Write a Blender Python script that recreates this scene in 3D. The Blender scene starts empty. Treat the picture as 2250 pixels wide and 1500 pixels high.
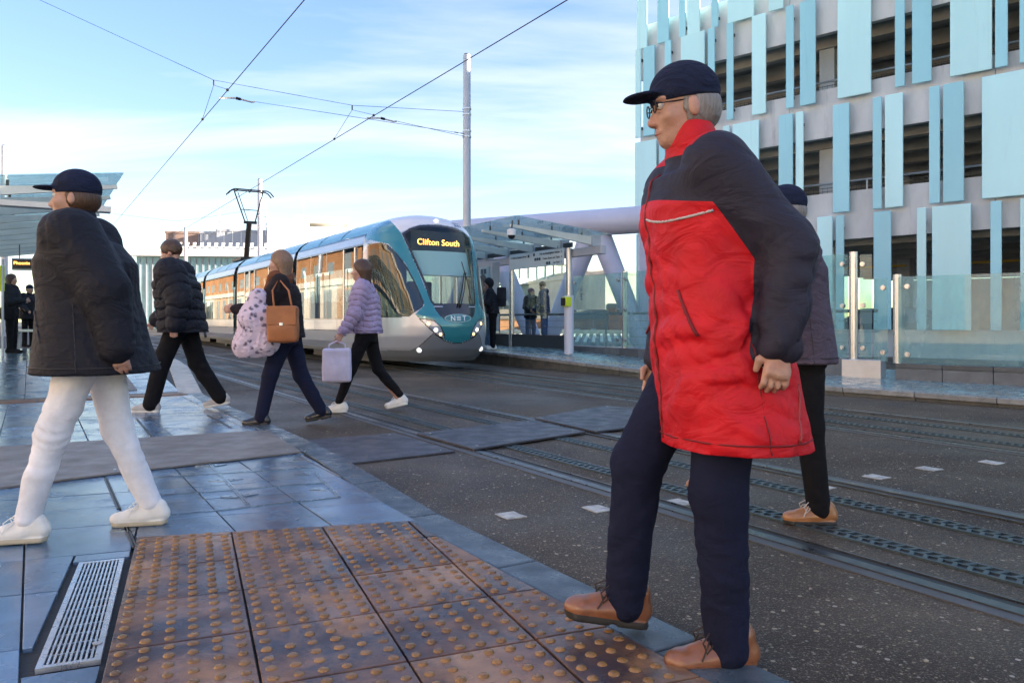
import bpy, bmesh, math, random
import numpy as np
from mathutils import Matrix, Vector
random.seed(7); np.random.seed(7)
R = math.radians
scene = bpy.context.scene
C = scene.collection
# ------------------------------------------------------------------ camera, sky, sun, exposure
F, HZ, CX, CH = 1700.0, 703.0, 1125.0, 1.02          # focal length in photo pixels, horizon row, centre column, eye height
cam_d = bpy.data.cameras.new('camera'); cam = bpy.data.objects.new('camera', cam_d); C.objects.link(cam)
cam.location = (0, 0, CH); cam.rotation_euler = (R(90), 0, 0)
cam_d.sensor_width = 36; cam_d.lens = F / 2250 * 36; cam_d.shift_y = -(750 - HZ) / 2250
cam_d.clip_start = .05; cam_d.clip_end = 6000
scene.camera = cam
SUN_EL, SUN_AZ = R(14), math.atan2(1.0, -0.12)         # azimuth from +Y towards +X: low sun off to the right, behind the car park
sd = bpy.data.lights.new('sun', 'SUN'); sun = bpy.data.objects.new('sun', sd); C.objects.link(sun)
sd.energy = 5.0; sd.angle = R(.53); sd.color = (1, .88, .72)
sun.rotation_euler = (R(90) - SUN_EL, 0, math.pi - SUN_AZ)
sun.location = (30, -5, 40)
world = bpy.data.worlds.new('World'); scene.world = world; world.use_nodes = True
nt = world.node_tree; nt.nodes.clear()
def wn(t, **k):
    n = nt.nodes.new(t)
    for a, b in k.items(): setattr(n, a, b)
    return n
sky = wn('ShaderNodeTexSky', sky_type='NISHITA', sun_disc=False, sun_elevation=SUN_EL, sun_rotation=SUN_AZ,
         air_density=1.0, dust_density=.3, ozone_density=1.5, altitude=50)
gm = wn('ShaderNodeGamma'); gm.inputs[1].default_value = .55; hs = wn('ShaderNodeHueSaturation'); hs.inputs['Hue'].default_value = .524; hs.inputs['Saturation'].default_value = 1.7; hs.inputs['Value'].default_value = 1.04
nt.links.new(sky.outputs[0], gm.inputs[0]); nt.links.new(gm.outputs[0], hs.inputs['Color'])
tc = wn('ShaderNodeTexCoord'); sep = wn('ShaderNodeSeparateXYZ'); nt.links.new(tc.outputs['Generated'], sep.inputs[0])
# thin high cloud: direction projected on a flat layer, stretched streaks
zc = wn('ShaderNodeMath', operation='MAXIMUM'); nt.links.new(sep.outputs[2], zc.inputs[0]); zc.inputs[1].default_value = .02
za = wn('ShaderNodeMath', operation='ADD'); nt.links.new(zc.outputs[0], za.inputs[0]); za.inputs[1].default_value = .12
dv = wn('ShaderNodeVectorMath', operation='DIVIDE'); nt.links.new(tc.outputs['Generated'], dv.inputs[0]); nt.links.new(za.outputs[0], dv.inputs[1])
mp = wn('ShaderNodeMapping'); nt.links.new(dv.outputs[0], mp.inputs[0])
mp.inputs['Rotation'].default_value = (0, 0, R(115)); mp.inputs['Scale'].default_value = (.3, .8, 0); mp.inputs['Location'].default_value = (.1, 20.34, 0)
n1 = wn('ShaderNodeTexNoise'); n1.inputs['Scale'].default_value = 1.0; n1.inputs['Detail'].default_value = 7; n1.inputs['Roughness'].default_value = .55; n1.inputs['Distortion'].default_value = .6
nt.links.new(mp.outputs[0], n1.inputs['Vector'])
cr = wn('ShaderNodeValToRGB'); cr.color_ramp.elements[0].position = .47; cr.color_ramp.elements[1].position = .72
cr.color_ramp.elements[0].color = (0, 0, 0, 1); cr.color_ramp.elements[1].color = (.8, .8, .8, 1)
nt.links.new(n1.outputs['Fac'], cr.inputs[0])
mx = wn('ShaderNodeMix', data_type='RGBA'); nt.links.new(cr.outputs[0], mx.inputs[0]); nt.links.new(hs.outputs[0], mx.inputs[6])
mx.inputs[7].default_value = (2.3, 2.28, 2.3, 1)
bg = wn('ShaderNodeBackground'); bg.inputs[1].default_value = .15; nt.links.new(mx.outputs[2], bg.inputs[0])
wo = wn('ShaderNodeOutputWorld'); nt.links.new(bg.outputs[0], wo.inputs[0])
scene.view_settings.view_transform = 'Standard'; scene.view_settings.look = 'None'
scene.view_settings.exposure = 2.12; scene.view_settings.gamma = 1
scene.render.engine = 'CYCLES'
try:
    scene.cycles.max_bounces = 6; scene.cycles.diffuse_bounces = 3; scene.cycles.glossy_bounces = 3; scene.cycles.transparent_max_bounces = 14; scene.cycles.use_denoising = True; scene.cycles.use_adaptive_sampling = True; scene.cycles.adaptive_threshold = .02
    scene.cycles.caustics_reflective = False; scene.cycles.caustics_refractive = False
except Exception: pass

# ------------------------------------------------------------------ geometry helpers
TH = R(31.8); ST, CT = math.sin(TH), math.cos(TH)
def G(px, py, z=0.0):                       # photo pixel -> point of the horizontal plane at height z
    Y = (CH - z) * F / (py - HZ); return Vector(((px - CX) / F * Y, Y, z))
def D(px, py, Y): return Vector(((px - CX) / F * Y, Y, CH + (HZ - py) / F * Y))
def UV(u, v, z=0.0): return Vector((-ST * u + CT * v, CT * u + ST * v, z))    # u: along the tracks (away), v: across
def uv(p): return (-ST * p[0] + CT * p[1], CT * p[0] + ST * p[1])
def PV(px, py, v):
    k = (px - CX) / F; Y = v / (CT * k + ST); return D(px, py, Y)
WORLD = {}
def link(o, parent=None):
    C.objects.link(o)
    if parent is not None:
        o.parent = parent; o.matrix_parent_inverse = WORLD.get(parent.name, Matrix()).inverted()
    return o
def tag(o, label=None, cat=None, group=None, kind=None):
    for k, v in (('label', label), ('category', cat), ('group', group), ('kind', kind)):
        if v: o[k] = v
    return o
def thing(name, label, cat, loc=(0, 0, 0), group=None):
    o = bpy.data.objects.new(name, None); o.empty_display_size = .1; C.objects.link(o); o.location = loc
    WORLD[o.name] = Matrix.Translation(Vector(loc)); return tag(o, label, cat, group)
def smooth(me, on=True):
    me.polygons.foreach_set('use_smooth', [on] * len(me.polygons)); return me
def mesh_np(name, V, Q):                    # numpy verts / quads (or tris)
    me = bpy.data.meshes.new(name); n, k = Q.shape
    me.vertices.add(len(V)); me.vertices.foreach_set('co', np.asarray(V, np.float32).ravel())
    me.loops.add(n * k); me.loops.foreach_set('vertex_index', np.asarray(Q, np.int32).ravel())
    me.polygons.add(n); me.polygons.foreach_set('loop_start', np.arange(0, n * k, k, dtype=np.int32))
    me.update(calc_edges=True); me.validate(); return me
class MB:
    def __init__(s): s.v = []; s.f = []
    def add(s, vs, fs):
        o = len(s.v); s.v += [tuple(p) for p in vs]; s.f += [tuple(i + o for i in f) for f in fs]; return s
    def quad(s, a, b, c, d): return s.add([a, b, c, d], [(0, 1, 2, 3)])
    def box(s, c, d, rz=0.0):
        cs, sn = math.cos(rz), math.sin(rz); vs = []
        for z in (-.5, .5):
            for x, y in ((-.5, -.5), (.5, -.5), (.5, .5), (-.5, .5)):
                X, Y = x * d[0], y * d[1]; vs.append((c[0] + X * cs - Y * sn, c[1] + X * sn + Y * cs, c[2] + z * d[2]))
        return s.add(vs, [(3, 2, 1, 0), (4, 5, 6, 7), (0, 1, 5, 4), (1, 2, 6, 5), (2, 3, 7, 6), (3, 0, 4, 7)])
    def hexa(s, b, t):                     # four bottom corners (ccw), four top corners
        return s.add(list(b) + list(t), [(3, 2, 1, 0), (4, 5, 6, 7), (0, 1, 5, 4), (1, 2, 6, 5), (2, 3, 7, 6), (3, 0, 4, 7)])
    def prism(s, poly, z0, z1):
        n = len(poly); vs = [(p[0], p[1], z0) for p in poly] + [(p[0], p[1], z1) for p in poly]
        return s.add(vs, [tuple(range(n))[::-1], tuple(range(n, 2 * n))] + [(i, (i + 1) % n, n + (i + 1) % n, n + i) for i in range(n)])
    def beam(s, a, b, w, h, up=(0, 0, 1), w2=None, h2=None):
        a, b = Vector(a), Vector(b); d = (b - a).normalized(); sd_ = d.cross(Vector(up)).normalized(); u_ = sd_.cross(d)
        w2 = w if w2 is None else w2; h2 = h if h2 is None else h2; vs = []
        for p, ww, hh in ((a, w, h), (b, w2, h2)):
            for x, y in ((-.5, -.5), (.5, -.5), (.5, .5), (-.5, .5)): vs.append(p + sd_ * (x * ww) + u_ * (y * hh))
        return s.add(vs, [(0, 1, 2, 3), (7, 6, 5, 4), (0, 4, 5, 1), (1, 5, 6, 2), (2, 6, 7, 3), (3, 7, 4, 0)])
    def tube(s, pts, r, n=10, cap=True):
        pts = [Vector(p) for p in pts]; m = len(pts); rs = r if isinstance(r, (list, tuple)) else [r] * m
        up = Vector((0, 0, 1)); vs = []; fs = []; prev = None
        for i, p in enumerate(pts):
            d = (pts[min(i + 1, m - 1)] - pts[max(i - 1, 0)]).normalized()
            if prev is None: x = d.cross(up if abs(d.z) < .9 else Vector((1, 0, 0))).normalized()
            else: x = (prev - d * prev.dot(d)).normalized()
            y = d.cross(x); prev = x
            for k in range(n):
                a = 2 * math.pi * k / n; vs.append(p + x * (math.cos(a) * rs[i]) + y * (math.sin(a) * rs[i]))
        for i in range(m - 1):
            for k in range(n): fs.append((i * n + k, i * n + (k + 1) % n, (i + 1) * n + (k + 1) % n, (i + 1) * n + k))
        if cap: fs += [tuple(range(n))[::-1], tuple(range((m - 1) * n, m * n))]
        return s.add(vs, fs)
    def ball(s, c, r, n=10, m=6):
        r = (r, r, r) if not isinstance(r, (tuple, list)) else r; vs = []; fs = []
        for j in range(m + 1):
            b = math.pi * j / m - math.pi / 2
            for k in range(n):
                a = 2 * math.pi * k / n; vs.append((c[0] + r[0] * math.cos(a) * math.cos(b), c[1] + r[1] * math.sin(a) * math.cos(b), c[2] + r[2] * math.sin(b)))
        for j in range(m):
            for k in range(n): fs.append((j * n + k, j * n + (k + 1) % n, (j + 1) * n + (k + 1) % n, (j + 1) * n + k))
        return s.add(vs, fs)
    def mesh(s, name):
        me = bpy.data.meshes.new(name); me.from_pydata(s.v, [], s.f); me.update(); return me
    def build(s, name, mat, parent=None, smooth_=False, bev=0.0, kind=None):
        return obj(name, s.mesh(name), mat, parent, smooth_, bev, kind)
def obj(name, me, mat, parent=None, smooth_=False, bev=0.0, kind=None):
    o = bpy.data.objects.new(name, me); me.materials.append(mat); link(o, parent)
    if smooth_:
        smooth(me)
        if smooth_ == 'auto':
            try: me.set_sharp_from_angle(angle=R(40))
            except Exception: pass
    if bev:
        b = o.modifiers.new('bevel', 'BEVEL'); b.width = bev; b.segments = 2; b.limit_method = 'ANGLE'
    if kind: o['kind'] = kind
    return o
def text_mesh(txt, size, mat, name, parent, origin, xdir, updir, align='LEFT', extrude=.002, space=1.0):
    cu = bpy.data.curves.new(name, 'FONT'); cu.body = txt; cu.size = size; cu.align_x = align; cu.extrude = extrude; cu.space_character = space
    t = bpy.data.objects.new(name, cu); C.objects.link(t); dg = bpy.context.evaluated_depsgraph_get()
    me = bpy.data.meshes.new_from_object(t.evaluated_get(dg)); bpy.data.objects.remove(t); bpy.data.curves.remove(cu)
    x = Vector(xdir).normalized(); y = Vector(updir).normalized(); z = x.cross(y)
    me.transform(Matrix.Translation(Vector(origin)) @ Matrix((x, y, z)).transposed().to_4x4())
    me.materials.clear(); return obj(name, me, mat, parent)

# ------------------------------------------------------------------ materials
MATS = {}
def mat(name, col, rough=.6, metal=0.0, var=0.0, vs=3.0, bump=0.0, bs=40.0, spec=.5, coat=0.0, col2=None, emit=None, es=1.0, rvar=0.0, stretch=None, rand=0.0, stain=None):
    if name in MATS: return MATS[name]
    m = bpy.data.materials.new(name); m.use_nodes = True; t = m.node_tree; b = t.nodes['Principled BSDF']; L = t.links.new
    b.inputs['Base Color'].default_value = (*col, 1); b.inputs['Roughness'].default_value = rough; b.inputs['Metallic'].default_value = metal
    b.inputs['Specular IOR Level'].default_value = spec; b.inputs['Coat Weight'].default_value = coat; b.inputs['Coat Roughness'].default_value = .06
    if emit: b.inputs['Emission Color'].default_value = (*emit, 1); b.inputs['Emission Strength'].default_value = es
    if var or bump or rvar or rand or col2 or stain:
        tcn = t.nodes.new('ShaderNodeTexCoord'); oi = t.nodes.new('ShaderNodeObjectInfo')
        mul = t.nodes.new('ShaderNodeMath'); mul.operation = 'MULTIPLY'; L(oi.outputs['Random'], mul.inputs[0]); mul.inputs[1].default_value = 53.0
        ad = t.nodes.new('ShaderNodeVectorMath'); ad.operation = 'ADD'; L(tcn.outputs['Object'], ad.inputs[0]); L(mul.outputs[0], ad.inputs[1])
        vec = ad.outputs[0]
        if stretch:
            mpn = t.nodes.new('ShaderNodeMapping'); mpn.inputs['Scale'].default_value = stretch; L(vec, mpn.inputs[0]); vec = mpn.outputs[0]
        nz = t.nodes.new('ShaderNodeTexNoise'); nz.inputs['Scale'].default_value = vs; nz.inputs['Detail'].default_value = 6; nz.inputs['Roughness'].default_value = .6; L(vec, nz.inputs['Vector'])
        if var or col2 or rand:
            c2 = col2 or tuple(min(1, c * (1 + var)) for c in col); c1 = col if col2 else tuple(c * (1 - var) for c in col)
            rp = t.nodes.new('ShaderNodeValToRGB'); rp.color_ramp.elements[0].position = .32; rp.color_ramp.elements[1].position = .68
            rp.color_ramp.elements[0].color = (*c1, 1); rp.color_ramp.elements[1].color = (*c2, 1); L(nz.outputs['Fac'], rp.inputs[0]); out = rp.outputs[0]
            if rand:
                mr = t.nodes.new('ShaderNodeMapRange'); L(oi.outputs['Random'], mr.inputs[0]); mr.inputs[3].default_value = 1 - rand; mr.inputs[4].default_value = 1 + rand
                mm = t.nodes.new('ShaderNodeVectorMath'); mm.operation = 'SCALE'; L(out, mm.inputs[0]); L(mr.outputs[0], mm.inputs[3]); out = mm.outputs[0]
            if stain:
                sm = t.nodes.new('ShaderNodeMapping'); sm.inputs['Scale'].default_value = stain[4] if len(stain) > 4 else (1, 1, 1); L(tcn.outputs['Object'], sm.inputs[0])
                sn = t.nodes.new('ShaderNodeTexNoise'); sn.inputs['Scale'].default_value = stain[1]; sn.inputs['Detail'].default_value = 8; sn.inputs['Roughness'].default_value = .68; sn.inputs['Distortion'].default_value = .5; L(sm.outputs[0], sn.inputs['Vector'])
                sr = t.nodes.new('ShaderNodeMapRange'); L(sn.outputs['Fac'], sr.inputs[0]); sr.inputs[1].default_value = stain[2]; sr.inputs[2].default_value = stain[3]
                sx = t.nodes.new('ShaderNodeMix'); sx.data_type = 'RGBA'; L(sr.outputs[0], sx.inputs[0]); L(out, sx.inputs[6]); sx.inputs[7].default_value = (*stain[0], 1); out = sx.outputs[2]
            L(out, b.inputs['Base Color'])
        if rvar:
            n3 = t.nodes.new('ShaderNodeTexNoise'); n3.inputs['Scale'].default_value = vs * 1.7; n3.inputs['Detail'].default_value = 5; L(vec, n3.inputs['Vector'])
            m3 = t.nodes.new('ShaderNodeMapRange'); L(n3.outputs['Fac'], m3.inputs[0]); m3.inputs[1].default_value = .35; m3.inputs[2].default_value = .65
            m3.inputs[3].default_value = max(.03, rough - rvar); m3.inputs[4].default_value = min(1, rough + rvar); L(m3.outputs[0], b.inputs['Roughness'])
        if bump:
            n2 = t.nodes.new('ShaderNodeTexNoise'); n2.inputs['Scale'].default_value = bs; n2.inputs['Detail'].default_value = 4; L(vec, n2.inputs['Vector'])
            bp = t.nodes.new('ShaderNodeBump'); bp.inputs['Strength'].default_value = bump; bp.inputs['Distance'].default_value = .01; L(n2.outputs['Fac'], bp.inputs['Height']); L(bp.outputs[0], b.inputs['Normal'])
    MATS[name] = m; return m
def glass(name, tint, refl=1.45, rough=0.0, dirt=0.0, dcol=(.5, .62, .64)):
    if name in MATS: return MATS[name]
    m = bpy.data.materials.new(name); m.use_nodes = True; t = m.node_tree; t.nodes.clear(); L = t.links.new
    tr = t.nodes.new('ShaderNodeBsdfTransparent'); tr.inputs[0].default_value = (*tint, 1)
    gl = t.nodes.new('ShaderNodeBsdfGlossy'); gl.inputs['Roughness'].default_value = rough
    f0 = ((refl - 1) / (refl + 1)) ** 2
    lw = t.nodes.new('ShaderNodeLayerWeight'); pw = t.nodes.new('ShaderNodeMath'); pw.operation = 'POWER'; L(lw.outputs['Facing'], pw.inputs[0]); pw.inputs[1].default_value = 5
    fr = t.nodes.new('ShaderNodeMath'); fr.operation = 'MULTIPLY_ADD'; L(pw.outputs[0], fr.inputs[0]); fr.inputs[1].default_value = 1 - f0; fr.inputs[2].default_value = f0
    ms = t.nodes.new('ShaderNodeMixShader'); L(fr.outputs[0], ms.inputs[0]); L(tr.outputs[0], ms.inputs[1]); L(gl.outputs[0], ms.inputs[2]); out = ms.outputs[0]
    if dirt:
        df0 = t.nodes.new('ShaderNodeBsdfDiffuse'); df0.inputs[0].default_value = (*dcol, 1); tl = t.nodes.new('ShaderNodeBsdfTranslucent'); tl.inputs[0].default_value = (*dcol, 1); df = t.nodes.new('ShaderNodeMixShader'); df.inputs[0].default_value = .6; L(df0.outputs[0], df.inputs[1]); L(tl.outputs[0], df.inputs[2])
        tcn = t.nodes.new('ShaderNodeTexCoord'); mp_ = t.nodes.new('ShaderNodeMapping'); mp_.inputs['Scale'].default_value = (1.3, 1.3, .5); L(tcn.outputs['Object'], mp_.inputs[0])
        nz = t.nodes.new('ShaderNodeTexNoise'); nz.inputs['Scale'].default_value = 1.6; nz.inputs['Detail'].default_value = 7; nz.inputs['Roughness'].default_value = .65; L(mp_.outputs[0], nz.inputs['Vector'])
        mr = t.nodes.new('ShaderNodeMapRange'); L(nz.outputs['Fac'], mr.inputs[0]); mr.inputs[1].default_value = .35; mr.inputs[2].default_value = .7; mr.inputs[3].default_value = dirt * .35; mr.inputs[4].default_value = dirt
        m2 = t.nodes.new('ShaderNodeMixShader'); L(mr.outputs[0], m2.inputs[0]); L(out, m2.inputs[1]); L(df.outputs[0], m2.inputs[2]); out = m2.outputs[0]
    o = t.nodes.new('ShaderNodeOutputMaterial'); L(out, o.inputs[0]); MATS[name] = m; return m
def asphalt(name, base, base2, chip, wet):
    m = bpy.data.materials.new(name); m.use_nodes = True; t = m.node_tree; b = t.nodes['Principled BSDF']; L = t.links.new
    tcn = t.nodes.new('ShaderNodeTexCoord'); vec = tcn.outputs['Object']
    nz = t.nodes.new('ShaderNodeTexNoise'); nz.inputs['Scale'].default_value = .9; nz.inputs['Detail'].default_value = 8; nz.inputs['Roughness'].default_value = .65; L(vec, nz.inputs['Vector'])
    rp = t.nodes.new('ShaderNodeValToRGB'); rp.color_ramp.elements[0].position = .35; rp.color_ramp.elements[1].position = .66
    rp.color_ramp.elements[0].color = (*base, 1); rp.color_ramp.elements[1].color = (*base2, 1); L(nz.outputs['Fac'], rp.inputs[0])
    col = rp.outputs[0]
    nb = t.nodes.new('ShaderNodeTexNoise'); nb.inputs['Scale'].default_value = .33; nb.inputs['Detail'].default_value = 9; nb.inputs['Roughness'].default_value = .7; nb.inputs['Distortion'].default_value = .8; L(vec, nb.inputs['Vector'])
    mb_ = t.nodes.new('ShaderNodeMapRange'); L(nb.outputs['Fac'], mb_.inputs[0]); mb_.inputs[1].default_value = .36; mb_.inputs[2].default_value = .64; mb_.inputs[3].default_value = .62; mb_.inputs[4].default_value = 1.35
    sc_ = t.nodes.new('ShaderNodeVectorMath'); sc_.operation = 'SCALE'; L(col, sc_.inputs[0]); L(mb_.outputs[0], sc_.inputs[3]); col = sc_.outputs[0]
    for sc, thr, amt in ((46, .972, .75), (80, .93, .5), (120, .75, .3), (190, .6, .22)):
        vo = t.nodes.new('ShaderNodeTexVoronoi'); vo.inputs['Scale'].default_value = sc; L(vec, vo.inputs['Vector'])
        sp = t.nodes.new('ShaderNodeSeparateColor'); L(vo.outputs['Color'], sp.inputs[0])
        g = t.nodes.new('ShaderNodeMath'); g.operation = 'GREATER_THAN'; L(sp.outputs[0], g.inputs[0]); g.inputs[1].default_value = thr
        d = t.nodes.new('ShaderNodeMath'); d.operation = 'LESS_THAN'; L(vo.outputs['Distance'], d.inputs[0]); d.inputs[1].default_value = .42
        mu = t.nodes.new('ShaderNodeMath'); mu.operation = 'MULTIPLY'; L(g.outputs[0], mu.inputs[0]); L(d.outputs[0], mu.inputs[1])
        ma = t.nodes.new('ShaderNodeMath'); ma.operation = 'MULTIPLY'; L(mu.outputs[0], ma.inputs[0]); ma.inputs[1].default_value = amt
        cm = t.nodes.new('ShaderNodeMix'); cm.data_type = 'RGBA'; L(ma.outputs[0], cm.inputs[0]); L(col, cm.inputs[6])
        tint = t.nodes.new('ShaderNodeMix'); tint.data_type = 'RGBA'; L(sp.outputs[1], tint.inputs[0]); tint.inputs[6].default_value = (*chip, 1); tint.inputs[7].default_value = (chip[0] * .9, chip[1] * .75, chip[2] * .5, 1)
        L(tint.outputs[2], cm.inputs[7]); col = cm.outputs[2]
    L(col, b.inputs['Base Color']); b.inputs['Specular IOR Level'].default_value = .2
    n3 = t.nodes.new('ShaderNodeTexNoise'); n3.inputs['Scale'].default_value = .55; n3.inputs['Detail'].default_value = 6; L(vec, n3.inputs['Vector'])
    mr = t.nodes.new('ShaderNodeMapRange'); L(n3.outputs['Fac'], mr.inputs[0]); mr.inputs[1].default_value = .38; mr.inputs[2].default_value = .62; mr.inputs[3].default_value = wet; mr.inputs[4].default_value = wet + .3; L(mr.outputs[0], b.inputs['Roughness'])
    v2 = t.nodes.new('ShaderNodeTexVoronoi'); v2.inputs['Scale'].default_value = 110; L(vec, v2.inputs['Vector'])
    bp = t.nodes.new('ShaderNodeBump'); bp.inputs['Strength'].default_value = .45; bp.inputs['Distance'].default_value = .006; bp.invert = True; L(v2.outputs['Distance'], bp.inputs['Height']); L(bp.outputs[0], b.inputs['Normal'])
    MATS[name] = m; return m
ASPH = asphalt('asphalt', (.040, .029, .0215), (.090, .064, .041), (.50, .45, .37), .42)
GRAN = mat('sky tinted wet granite', (.11, .18, .265), .18, var=.28, vs=2.2, bump=.10, bs=160, rvar=.14, rand=.16, spec=.6, stain=((.06, .085, .11), 1.6, .5, .8))  # dark grey granite; the blue of reflected sky is put into its colour
GRAN2 = mat('platform granite', (.19, .28, .29), .22, var=.25, vs=2.5, bump=.1, bs=120, rvar=.15, rand=.15, spec=.6)
KERB = mat('kerb granite', (.075, .10, .12), .35, spec=.35, var=.35, vs=5, bump=.2, bs=120, rvar=.15, rand=.12)
MORTAR = mat('mortar', (.03, .028, .027), .7, var=.3, vs=8, bump=.3, bs=90)
TACT = mat('tactile paving', (.16, .075, .052), .30, stain=((.060, .040, .042), 2.6, .40, .60), col2=(.40, .21, .10), vs=3.4, bump=.12, bs=120, rvar=.14, rand=.13, spec=.26)
DOME = mat('tactile stud', (.25, .125, .038), .22, stain=((.06, .04, .03), 4.0, .52, .75), var=.3, vs=20, bump=.2, bs=140, rand=.12)
STEEL = mat('rail steel', (.11, .115, .12), .34, .8, var=.2, vs=6, rvar=.08)
RUBBER = mat('black rubber', (.012, .013, .014), .5, var=.3, vs=12, bump=.2, bs=120)
SEAL = mat('rail sealant', (.075, .075, .075), .5, var=.25, vs=4, bump=.15, bs=150)
STRIP = mat('perforated strip', (.05, .075, .085), .4, .2, var=.3, vs=6, bump=.1, bs=80)
BOARD = mat('cover board', (.21, .195, .18), .55, spec=.25, var=.25, vs=3.5, bump=.25, bs=220, rvar=.12)
PLATE = mat('road plate', (.060, .060, .072), .42, spec=.3, var=.22, vs=4, bump=.3, bs=260, rvar=.12)
WHITE = mat('road marking white', (.50, .48, .43), .6, stain=((.12, .11, .10), 14, .5, .72), var=.25, vs=14, bump=.2, bs=100)
STAIN = mat('brushed stainless', (.60, .60, .60), .28, .85, var=.08, vs=8, stretch=(1, 1, .05), rvar=.06)
PAINT = mat('silver grey paint', (.46, .48, .52), .42, .25, var=.05, vs=3)
LILAC = mat('bridge paint', (.50, .52, .64), .45, 0, var=.06, vs=1.5)
CONC = mat('fair concrete', (.64, .67, .67), .8, stain=((.30, .29, .27), 1.2, .58, .85, (1.6, 1.6, .22)), var=.12, vs=1.1, bump=.12, bs=35, stretch=(1, 1, .45))
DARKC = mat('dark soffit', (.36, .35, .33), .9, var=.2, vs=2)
FIN1 = mat('pale cyan panel', (.55, .89, .90), .38, stain=((.36, .62, .66), 1.4, .60, .95, (2.2, 2.2, .15)), var=.04, vs=1.2, rand=.05, stretch=(1, 1, .15))
FIN2 = mat('mid cyan panel', (.35, .71, .79), .38, stain=((.22, .46, .55), 1.4, .60, .95, (2.2, 2.2, .15)), var=.05, vs=1.2, rand=.07, stretch=(1, 1, .15))
GLS = glass('clear glass', (.92, .98, .97), 1.45)
GLSG = glass('screen glass', (.76, .92, .91), 1.55, 0, .34, (.62, .80, .79))
GLSR = glass('roof glass', (.84, .97, .97), 1.5, .0, .24, (.66, .88, .90))
BLACK = mat('black plastic', (.012, .012, .014), .4)
DGREY = mat('dark grey metal', (.06, .065, .07), .45, .3)
YELL = mat('validator yellow', (.62, .72, .03), .4)
# ------------------------------------------------------------------ the ground: low town level, bridge deck with road, rails
def struct(name, mb, m, **k): return mb.build(name, m, None, kind='structure', **k)
struct('ground', MB().quad((-2500, -2500, -6), (2500, -2500, -6), (2500, 2500, -6), (-2500, 2500, -6)), mat('town ground', (.10, .10, .09), .9, var=.3, vs=.05))
deck = [UV(-60, -60), UV(-60, 70), UV(13, 70), UV(13, 12.7), UV(150, 12.7), UV(150, -60)]
me = MB().prism([(p.x, p.y) for p in deck], -.6, 0); road = struct('road', me, ASPH)
RAILS = [2.915, 4.31, 6.41, 7.80]
rl = ['nearest tram rail, running past the tactile paving', 'second tram rail from the tactile paving, in the near track',
      'third tram rail from the tactile paving, under the tram side facing the camera', 'farthest tram rail, beside the raised platform kerb']
def strip_uv(mb, u0, u1, va, vb, z, z0=None):
    mb.quad(UV(u0, va, z), UV(u0, vb, z), UV(u1, vb, z), UV(u1, va, z))
def bar_uv(mb, u0, u1, va, vb, z0, z1):
    return mb.hexa([UV(u0, va, z0), UV(u0, vb, z0), UV(u1, vb, z0), UV(u1, va, z0)], [UV(u0, va, z1), UV(u0, vb, z1), UV(u1, vb, z1), UV(u1, va, z1)])
for i, v in enumerate(RAILS):
    t = thing('tram_rail', rl[i], 'rail', UV(2, v), 'tram rails')
    sg = 1 if i % 2 == 0 else -1                       # groove lies on the inner side
    a = bar_uv(MB(), -30, 140, v - .032, v + .032, -.02, .012).build('rail_head', STEEL, t)
    g0, g1 = sorted((v + sg * .033, v + sg * .095)); bar_uv(MB(), -30, 140, g0, g1, -.02, .004).build('groove', RUBBER, t)
    g0, g1 = sorted((v + sg * .096, v + sg * .108)); bar_uv(MB(), -30, 140, g0, g1, -.02, .011).build('guard_lip', STEEL, t)
    g0, g1 = sorted((v - sg * .033, v - sg * .10)); bar_uv(MB(), -30, 140, g0, g1, -.02, .006).build('sealant', SEAL, t)
def perforated(v, lab, u0, u1):
    t = thing('drain_strip', lab, 'drain', UV(u0, v), 'perforated strips between the rails')
    bar_uv(MB(), u0, u1, v - .065, v + .065, -.02, .003).build('channel', RUBBER, t)
    mb = MB(); bar_uv(mb, u0, u1, v - .068, v - .054, -.01, .011); bar_uv(mb, u0, u1, v + .054, v + .068, -.01, .011); bar_uv(mb, u0, u1, v - .006, v + .006, -.01, .010)
    n = int((min(u1, 22) - u0) / .062)
    for k in range(n):
        u = u0 + k * .062
        for s in (-1, 1):
            o = 0 if s < 0 else .031
            a, b = UV(u + o, v + s * .056), UV(u + o + .018, v + s * .004); mb.beam((a.x, a.y, .004), (b.x, b.y, .004), .02, .012)
    mb.build('grid', STRIP, t, kind='stuff')
perforated(3.28, 'perforated drain strip beside the nearest rail', -6, 60); perforated(3.86, 'perforated drain strip between the near track middle and its second rail', -6, 60)
perforated(6.80, 'perforated drain strip in the far track, on the side nearer the camera', -4, 40); perforated(7.36, 'perforated drain strip in the far track, on the platform side', -4, 40)
# square painted marks of the crossing line
for (px, py) in ((1122, 1133), (1313, 1118), (1492, 1104), (1803, 1070), (1926, 1048), (2040, 1030), (2178, 1016)):
    c = G(px, py); pts = []
    for a, b in ((-1, -1), (0, -1.03), (1, -1), (1.02, .1), (1, 1), (-.1, .96), (-1, 1), (-.97, 0)):
        q = c + UV(a * .068 * random.uniform(.93, 1.05), b * .058 * random.uniform(.93, 1.05)); pts.append((q.x, q.y))
    if sum(pts[i][0] * pts[(i + 1) % 8][1] - pts[(i + 1) % 8][0] * pts[i][1] for i in range(8)) < 0: pts = pts[::-1]
    MB().prism(pts, .0005, .005).build('road_marking', WHITE, road)
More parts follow.
